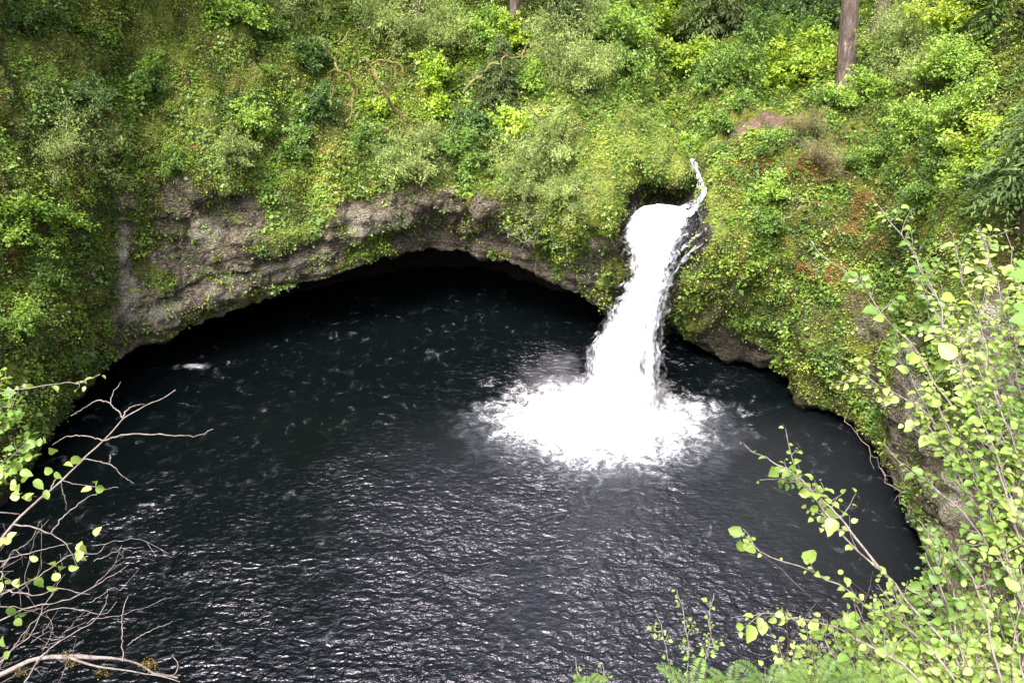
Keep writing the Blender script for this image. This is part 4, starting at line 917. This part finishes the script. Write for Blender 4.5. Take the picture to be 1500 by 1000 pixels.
# unseen trees added on the hills behind to darken the pool's reflections: one mass
g = Geo(); cnt = 0
for _ in range(2500):
    if cnt >= 200: break
    i = rng.integers(0, nU); j = rng.integers(NL + NF - 4, nV - 4) if cnt >= 90 else rng.integers(NL + NF - 6, NL + NF + 16); p = G[i, j]
    if cnt < 90 and p[0] > 6: continue
    if p[1] < 12 and abs(p[0]) < 26: continue
    a, b, dd = proj(p)
    if dd > 0 and -60 < a < 1560 and b > -25: continue
    if np.linalg.norm(p - CAM) < 14 or (p[0] > 9 and p[1] < 62): continue
    hh = random.uniform(17, 30); cnt += 1
    k = 8; g.tube([p - UP, p + UP * hh * .5, p + UP * hh * .95], .28, .05, 6, (.08, .06, .05))
    nb = 70
    f = rng.random(nb) ** .9; L = (4.0 * (1 - f) ** .8 + .5) * rng.uniform(.6, 1.1, nb); an = rng.random(nb) * 6.283
    for t in range(5):
        s = (t + .6) / 5; d = np.stack([np.cos(an), np.sin(an), 0 * an], 1); P = p + UP * (2.5 + f * (hh - 2.5))[:, None] + d * (L * s * .8)[:, None] - UP * (.35 * L * s * s)[:, None] + rng.normal(0, .25, (nb, 3))
        leaves(g, P, nrm(d - UP * .4 + rdir(nb) * .4), nrm(UP + rdir(nb) * .4), L * .42, L * .36, jcol((.03, .055, .025), nb), T_FOLD)
tag(g.build('unseen_woodland', M_SOFT), 'mass of unseen dark conifers added on the hills above the pool', 'unseen_woodland', kind='stuff')

# ------------------------------------------------------------------ foreground shrubs
def walk(pts, n=26, wob=.02, seed=0.0, kink=0.0):
    P = resample(pts, n)
    if kink: P[1:] += rng.normal(0, kink, (n - 1, 3))
    w = np.stack([fbm(P * 3.0 + seed + k * 9, 3) for k in range(3)], 1); w[0] = 0
    return P + w * wob * np.linspace(.2, 1, n)[:, None] * 3
def leafy(root, stems, leaf, pal, name_l='foliage', name_s='stems', r0=.010, twl=.32, ntw=10, nleaf=8, mat=M_TWIG, tpl=T_ROUND, start=.2, hang=.35, vary=.38, parts=1):
    sg = Geo(); LP, LT, LN, LL = [], [], [], []
    for si, s in enumerate(stems):
        P = walk([atD(*a) for a in s], 30, .025, si * 3.1); L = np.linalg.norm(P[-1] - P[0])
        sg.tube(P, r0 * random.uniform(.8, 1.2) * min(1.3, .5 + L * .4), .0022, 5, (.3, .25, .2))
        tipd = nrm(P[-1] - P[-4])
        srcs = [(P, int(3 + nleaf * L * .7), .55)]
        for t in range(max(2, int(ntw * L))):
            k = int((start + (1 - start) * random.random()) * 28); d0 = nrm(P[k + 1] - P[k])
            d = nrm(d0 * .7 + rdir(1)[0] * .8 + UP * .12); tl = twl * random.uniform(.4, 1.1) * (1.1 - .5 * k / 29)
            tw = walk([P[k], P[k] + d * tl * .5 + rdir(1)[0] * .02, P[k] + nrm(d + UP * .15) * tl], 8, .01, t + si)
            sg.tube(tw, .0035, .0013, 4, (.3, .25, .2)); srcs.append((tw, int(nleaf * random.uniform(.6, 1.3)), .15))
        for A, n, st_ in srcs:
            if n <= 0: continue
            f = np.linspace(st_, 1.0, n) * (len(A) - 1.001); i = f.astype(int); p = A[i] + (A[i + 1] - A[i]) * (f - i)[:, None]
            td = nrm(A[np.minimum(i + 1, len(A) - 1)] - A[i]); sdv = nrm(np.cross(td, UP + rdir(n) * .3)) * np.where(np.arange(n) % 2, 1, -1)[:, None]
            T = nrm(sdv * .9 + td * .55 - UP * hang + rdir(n) * .3)
            LP.append(p + T * .012); LT.append(T); LN.append(nrm(UP * 1.0 + rdir(n) * .75 + np.array([0, -.3, 0]))); LL.append(leaf * np.exp(rng.normal(0, vary, n)) * np.where(f > (len(A) - 1) * .85, .75, 1))
    LP, LT, LN, LL = map(np.concatenate, (LP, LT, LN, LL)); n = len(LP)
    C = palette(n, LP, pal, 1.1, 3.0, 1.0) * np.exp(rng.normal(0, .12, (n, 1)))
    sg.build(name_s, mat, root); g = Geo(); leaves(g, LP, LT, LN, LL, LL * rng.uniform(.72, .98, n), C, tpl); g.build(name_l, M_LEAF, root)
HAZ = [(.13, .22, .055), (.22, .31, .08), (.31, .40, .12), (.43, .49, .21)]
def fg(name, label, base_, cat='shrub', group='leafy shrubs in the near foreground'):
    r = empty(name, base_); tag(r, label, cat, group); return r
def J(stems, dj=0): return stems
h1 = fg('hazel_shrub', 'tall bright hazel shrub filling the right edge with one long bare branch pointing left', atD(1620, 1150, 4.2))
rb = (1600, 1120, 4.3)
leafy(h1, [[rb, (1500, 760, 4.8), (1400, 600, 5.1), (1330, 500, 5.4), (1270, 430, 5.6), (1215, 380, 5.8), (1186, 352, 5.9)]], .052, HAZ, r0=.011, ntw=5, nleaf=4, start=.65, twl=.25)
st_ = [[rb, (1540, 800, 4.8), (1450, 600, 5.2), (1380, 450, 5.5), (1340, 380, 5.7), (1310, 335, 5.8), (1280, 290, 6.0)],
       [rb, (1560, 700, 4.6), (1500, 520, 5.0), (1460, 420, 5.2), (1435, 325, 5.4)], [rb, (1540, 620, 4.5), (1500, 430, 4.9), (1478, 335, 5.1)],
       [rb, (1520, 850, 4.6), (1430, 690, 5.0), (1350, 600, 5.2), (1285, 570, 5.4), (1228, 530, 5.6)],
       [rb, (1500, 700, 4.8), (1420, 560, 5.1), (1370, 470, 5.3), (1330, 400, 5.5)], [rb, (1510, 900, 4.5), (1420, 760, 4.8), (1350, 690, 5.0), (1300, 650, 5.1)]]
for _ in range(24):
    tx, ty = random.uniform(1350, 1500), random.uniform(400, 800); st_.append([rb, ((1600 + tx) / 2 + 20, (1120 + ty) / 2 + 20, 4.7), (tx + 20, ty + 60, 5.1), (tx, ty, random.uniform(5.0, 5.7))])
for _ in range(9):
    tx, ty = random.uniform(1290, 1460), random.uniform(330, 500); st_.append([rb, ((1600 + tx) / 2 + 10, (1120 + ty) / 2, 4.8), (tx + 25, ty + 70, 5.4), (tx, ty, 5.8)])
leafy(h1, st_, .041, HAZ, r0=.008, ntw=6, nleaf=6, start=.45, twl=.30, vary=.32)
h2 = fg('hazel_shrub', 'lower hazel shrub spreading left over the dark water from the bottom right corner', atD(1500, 1200, 3.9))
rb = (1500, 1180, 4.0)
st_ = [[rb, (1400, 960, 4.5), (1300, 845, 4.8), (1230, 780, 5.0), (1185, 710, 5.2), (1150, 634, 5.4)], [(1300, 845, 4.8), (1215, 745, 5.0), (1140, 685, 5.1), (1087, 653, 5.2)],
       [rb, (1360, 950, 4.5), (1240, 870, 4.8), (1150, 830, 4.9), (1082, 778, 5.0)], [rb, (1330, 980, 4.4), (1200, 910, 4.7), (1120, 895, 4.8), (1070, 905, 4.9)],
       [rb, (1440, 900, 4.5), (1390, 800, 4.8), (1340, 760, 5.0)], [(1230, 780, 5.0), (1200, 735, 5.1), (1165, 700, 5.2), (1110, 700, 5.3)]]
leafy(h2, st_, .042, HAZ, r0=.009, ntw=7, nleaf=5, start=.3, twl=.26)
st_ = []
for _ in range(52):
    tx = random.uniform(1120, 1500); ty = random.uniform(max(760, 1000 - (tx - 1100) * .9), 985); st_.append([rb, ((1500 + tx) / 2, (1180 + ty) / 2 + 20, 4.4), (tx + 15, ty + 40, 4.7), (tx, ty, random.uniform(4.7, 5.2))])
leafy(h2, st_, .034, HAZ, r0=.006, ntw=8, nleaf=7, start=.35, twl=.26, hang=.1)
# fine brown dead twigs low in the shrub
g = Geo()
for _ in range(60):
    a = atD(random.uniform(1150, 1500), random.uniform(860, 1040), 4.6); d = nrm(rdir(1)[0] + np.array([-.3, .1, .5])); g.tube(walk([a, a + d * .2, a + d * .4 + rdir(1)[0] * .05], 8, .01, _), .003, .001, 4, (.3, .2, .15))
g.build('dead_twigs', M_STEM, h2)
# big maple leaves at the right edge
mp_ = fg('maple_branch', 'two large pale green lobed maple leaves at the right edge, close to the viewer', atD(1700, 560, 2.4), 'branch', None)
sg = Geo(); s1 = walk([atD(1700, 560, 2.4), atD(1600, 470, 2.5), atD(1530, 420, 2.55)], 20, .01); sg.tube(s1, .006, .002, 6, (.3, .35, .1))
g = Geo()
for (a, b, ta, tb, D, L) in ((1535, 402, 1480, 392, 2.6, .115), (1532, 462, 1478, 460, 2.6, .110), (1580, 350, 1530, 330, 2.7, .10)):
    p = atD(a, b, D); t = atD(ta, tb, D) ; sg.tube([s1[-4], (s1[-4] + p) / 2 + UP * .01, p], .0025, .0015, 5, (.3, .35, .1))
    leaves(g, p[None], (t - p)[None] - UP * .02, np.array([[.1, -.45, .85]]), L, L * 1.0, np.array([[.15, .30, .06]]), T_MAPLE)
sg.build('twig', M_STEM, mp_); g.build('leaf', M_LEAF, mp_)

# left: bare pale branches with a few round leaves
lb = fg('bare_shrub', 'leafless pale grey branched shrub in the lower left corner with a few round green leaves', atD(-120, 1050, 3.6))
def px2(L, D): return [atD(a, b, D + i * .02) for i, (a, b) in enumerate(L)]
bl = Geo()
main = [(-120, 1000), (-60, 880), (0, 795), (25, 765), (75, 715), (120, 670), (150, 645), (180, 612), (215, 597), (237, 588), (257, 572)]
bl.tube(walk(px2(main, 4.0), 60, .010), .0105, .0022, 7, wob=.2)
for i, (ln, r) in enumerate([([(180, 612), (172, 600), (162, 590), (165, 575), (178, 557)], .004), ([(162, 590), (145, 587), (125, 598), (103, 611)], .0032), ([(180, 612), (190, 598), (212, 592)], .0035), ([(150, 645), (190, 635), (240, 636), (288, 638), (309, 630)], .0045),
        ([(75, 780), (88, 762), (100, 750), (125, 730), (150, 720), (172, 716)], .0035), ([(20, 768), (50, 772), (75, 780), (100, 798), (115, 835)], .0045), ([(120, 672), (160, 680), (178, 696), (192, 705)], .0032), ([(150, 645), (130, 637), (100, 637), (78, 650)], .0032),
        ([(160, 680), (162, 665)], .002), ([(75, 715), (85, 700), (100, 705), (150, 712)], .003), ([(90, 705), (95, 735), (95, 747)], .0025), ([(0, 750), (28, 752)], .003), ([(-20, 880), (40, 850), (100, 815), (140, 812), (152, 798)], .004),
        ([(-20, 920), (40, 890), (110, 875), (150, 850), (192, 827)], .004), ([(-20, 860), (50, 870), (90, 860), (130, 870)], .004), ([(180, 968), (178, 910), (180, 890), (187, 872)], .004), ([(187, 945), (210, 928), (256, 910)], .0025),
        ([(30, 1010), (60, 960), (100, 930), (140, 905), (157, 872)], .004), ([(-20, 830), (40, 810), (90, 800), (104, 798)], .0032), ([(-20, 990), (20, 950), (45, 930), (70, 880), (95, 840)], .0045), ([(-20, 1000), (60, 900), (110, 890), (150, 900), (170, 880)], .003)]):
    bl.tube(walk(px2(ln, 4.0 + .05 * math.sin(i * 2.1)), 24, .008, i, .0022), r, .0013, 6, wob=.15)
for k in range(28):
    a = random.uniform(-60, 140); b = random.uniform(790, 1020); ang = R(random.gauss(-35, 28)); L = random.uniform(40, 130); D = random.uniform(3.9, 4.5)
    pts = [(a, b), (a + L * .5 * math.cos(ang), b + L * .5 * math.sin(ang)), (a + L * math.cos(ang + R(random.gauss(0, 14))), b + L * math.sin(ang + R(random.gauss(0, 14))))]
    tw = walk(px2(pts, D), 12, .012, k, .0045); bl.tube(tw, random.uniform(.0016, .0034), .0009, 4)
    for q_ in (4, 7, 9):
        if random.random() < .6: bl.tube([tw[q_], tw[q_] + nrm(tw[q_ + 1] - tw[q_] + rdir(1)[0] * .02) * random.uniform(.04, .13)], .0013, .0007, 3)
bl.build('branches', M_TWIG, lb)
lf = Geo(); LPx = []
for (a, b, n, s) in ((25, 720, 4, 12), (52, 717, 4, 12), (75, 690, 2, 10), (102, 673, 2, 8), (60, 665, 4, 16), (55, 655, 3, 18), (140, 712, 3, 9), (10, 790, 3, 10), (12, 855, 5, 14), (55, 852, 4, 12), (88, 845, 2, 8), (20, 908, 4, 14), (60, 818, 2, 10), (118, 806, 4, 10), (141, 785, 1, 4), (5, 960, 2, 10), (95, 830, 2, 10), (30, 680, 5, 20), (5, 690, 4, 12), (10, 700, 3, 14)):
    for _ in range(n): LPx.append(atD(a + random.gauss(0, s * .6), b + random.gauss(0, s * .45), 4.0 + random.gauss(0, .04)))
P = np.array(LPx); n = len(P)
leaves(lf, P, nrm(rdir(n) + np.array([.2, -.2, -.3])), nrm(rdir(n) * .5 + np.array([0, -.6, .8])), rng.uniform(.035, .06, n), rng.uniform(.03, .05, n), palette(n, P, HAZ, 1.5), T_ROUND)
lf.build('foliage', M_LEAF, lb)
ml = fg('mossy_log', 'pale fallen branch with orange moss lying across the bottom left corner', atD(-60, 1010, 3.9), 'branch', None)
bl = Geo(); bl.tube(walk(px2([(-60, 1010), (0, 988), (50, 966), (100, 962), (165, 964), (200, 970), (228, 985), (262, 992)], 3.95), 50, .010, 4), .014, .004, 9, wob=.6)
bl.tube(walk(px2([(228, 985), (255, 988), (262, 972), (252, 958)], 4.0), 16, .004, 8), .0035, .0015, 5); bl.tube(walk(px2([(100, 962), (140, 975), (200, 985), (262, 998)], 3.9), 20, .006, 3), .006, .002, 6, wob=.3)
bl.build('stem', M_TWIG, ml, True)
mg = Geo(); cc = [atD(a, b, 3.95) for a, b in ((215, 972), (222, 976), (105, 970), (30, 984), (95, 960), (150, 985))]; n = 420; k = rng.integers(0, 6, n)
P = np.array(cc)[k] + rng.normal(0, .014, (n, 3)) * np.array([1.6, 1, .8]); leaves(mg, P, rdir(n), rdir(n), .010, .006, jcol((.17, .11, .035), n), T_FOLD); tag(mg.build('moss', M_SOFT, ml), kind='stuff')
ls_ = fg('leafy_sapling', 'small leafed yellow green sapling at the left edge above the bare branches', atD(-120, 760, 6.8))
leafy(ls_, [[(-120, 760, 6.8), (-40, 680, 7), (10, 610, 7.2), (40, 560, 7.3)], [(-120, 760, 6.8), (-30, 640, 7), (0, 570, 7.2), (15, 540, 7.3)], [(-120, 760, 6.8), (-20, 700, 7), (30, 660, 7.2), (50, 640, 7.3)],
  [(-120, 760, 6.8), (-60, 640, 7), (-10, 600, 7.1), (30, 590, 7.1)]], .055, [(.14, .24, .035), (.20, .31, .04), (.28, .38, .06)], r0=.009, ntw=10, nleaf=9, twl=.3, tpl=T_FOLD)
leafy(ls_, [[(-90, 620, 4.6), (0, 577, 4.6), (60, 566, 4.65), (110, 562, 4.7), (136, 550, 4.75)]], .040, HAZ, r0=.005, ntw=1, nleaf=3, twl=.12, start=.5, vary=.15)

# ferns and seedlings at the bottom edge
def fern(px_, py_, D, L, nf, label, spread=1.0, lean=(0, 0)):
    b = atD(px_, py_, D); root = empty('fern', b); tag(root, label, 'fern', 'ferns along the bottom edge')
    sg = Geo(); g = Geo()
    for f in range(nf):
        a = (f + random.random() * .6) / nf * 6.283; d = np.array([math.cos(a) * spread + lean[0], math.sin(a) * spread * .6 + lean[1], 0]); l = L * random.uniform(.7, 1.1); n = 30
        t = np.linspace(0, 1, n)[:, None]; P = b + d * l * (t * .75) + UP * l * (t * 1.0 - .62 * t ** 2.2); sg.tube(P, .003, .0008, 4, (.25, .3, .08))
        tg_ = nrm(np.gradient(P, axis=0)); sd_ = nrm(np.cross(tg_, UP)); m = 26
        for side in (-1, 1):
            i = np.arange(3, 29); w = np.sin(np.linspace(.35, 3.05, 26)) ** .7 * l * .13
            for (o, sc_) in ((0, 1.0),):
                T = nrm(sd_[i] * side + tg_[i] * .25 - UP * .1 + rdir(26) * .08)
                leaves(g, P[i], T, nrm(UP + rdir(26) * .25), w + .005, np.full(26, l * .020), palette(26, P[i], [(.11, .19, .05), (.16, .26, .06), (.22, .32, .09)], 2), T_FOLD)
    sg.build('stem', M_STEM, root); g.build('frond', M_LEAF, root); return root
fern(1012, 1024, 4.4, .36, 6, 'small feathery fern left of the hazel at the bottom, its arched frond over the water', 1.0)
fern(1068, 1020, 4.5, .36, 6, 'fern at the bottom edge where the hazel leaves begin', .9)
fern(1125, 1018, 4.4, .36, 6, 'full fern clump under the left end of the hazel shrub', .9)
fern(1190, 1018, 4.3, .36, 7, 'broad fern clump beneath the hazel shrub near the bottom', .9)
fern(1262, 1022, 4.3, .36, 6, 'dense fern among dead twigs below the middle of the hazel', .9)
fern(858, 1012, 4.2, .20, 9, 'tiny tufted fern alone at the bottom edge over the water', .7)
se = fg('seedling', 'spindly twigs with tiny pale leaves rising from the bottom edge left of the hazel', atD(1010, 1120, 4.4), 'seedling', None)
leafy(se, [[(1010, 1120, 4.4), (1010, 980, 4.6), (1000, 900, 4.7), (990, 868, 4.7)], [(1010, 1120, 4.4), (1030, 960, 4.6), (1040, 900, 4.7), (1048, 870, 4.7)], [(1000, 1120, 4.4), (985, 990, 4.6), (975, 940, 4.6), (968, 905, 4.6)]],
      .022, [(.18, .28, .07), (.26, .36, .10)], r0=.0025, ntw=14, nleaf=7, twl=.10, tpl=T_FOLD)

sd2 = fg('seedling', 'tiny leafy sprig at the bottom edge beside the small tufted fern', atD(870, 1120, 4.3), 'seedling', None)
leafy(sd2, [[(870, 1120, 4.3), (850, 990, 4.4), (844, 962, 4.4)], [(870, 1120, 4.3), (885, 1000, 4.4), (890, 968, 4.4)]], .020, [(.18, .28, .07), (.26, .36, .10)], r0=.0022, ntw=14, nleaf=7, twl=.08, tpl=T_FOLD)

# ------------------------------------------------------------------ light, world, camera
w = bpy.data.worlds.new("World"); sc.world = w; w.use_nodes = True; nt = w.node_tree; nt.nodes.clear()
SUN_EL, SUN_AZ = 62.0, 215.0      # degrees; azimuth clockwise from +Y
sky = nt.nodes.new('ShaderNodeTexSky'); sky.sky_type = 'NISHITA'; sky.sun_disc = False; sky.sun_elevation = R(SUN_EL); sky.sun_rotation = R(SUN_AZ)
sky.dust_density = 5.0; sky.air_density = 1.0
hs = nt.nodes.new('ShaderNodeHueSaturation'); hs.inputs['Saturation'].default_value = .42   # overcast: the cloud takes the blue out
bg = nt.nodes.new('ShaderNodeBackground'); bg.inputs['Strength'].default_value = .14; ow = nt.nodes.new('ShaderNodeOutputWorld')
nt.links.new(sky.outputs[0], hs.inputs['Color']); tint = mixc(nt, 1.0, hs.outputs[0], (1.03, .99, 1.03), 'MULTIPLY'); nt.links.new(tint, bg.inputs[0]); nt.links.new(bg.outputs[0], ow.inputs[0])
sl = bpy.data.lights.new('sun', 'SUN'); sl.energy = 1.5; sl.angle = R(25); sl.color = (1, .95, .86)
so = bpy.data.objects.new('sun', sl); COL.objects.link(so)
az, el = R(SUN_AZ), R(SUN_EL)
dv = Vector((math.sin(az) * math.cos(el), math.cos(az) * math.cos(el), math.sin(el)))
so.rotation_euler = dv.to_track_quat('Z', 'Y').to_euler()
cam = bpy.data.cameras.new('camera'); co = bpy.data.objects.new('camera', cam); COL.objects.link(co)
cam.sensor_width = 36; cam.lens = 36 * F / 1500; cam.clip_end = 2000; cam.clip_start = .05
co.location = tuple(CAM); co.rotation_euler = (math.pi / 2 - PITCH, 0, 0); sc.camera = co
vs = sc.view_settings; vs.view_transform = 'Standard'; vs.look = 'None'; vs.gamma = 1; vs.use_curve_mapping = False; vs.exposure = 2.25
sc.cycles.max_bounces = 6; sc.cycles.diffuse_bounces = 3; sc.cycles.glossy_bounces = 2; sc.cycles.transmission_bounces = 3; sc.cycles.volume_bounces = 1
sc.cycles.use_denoising = True
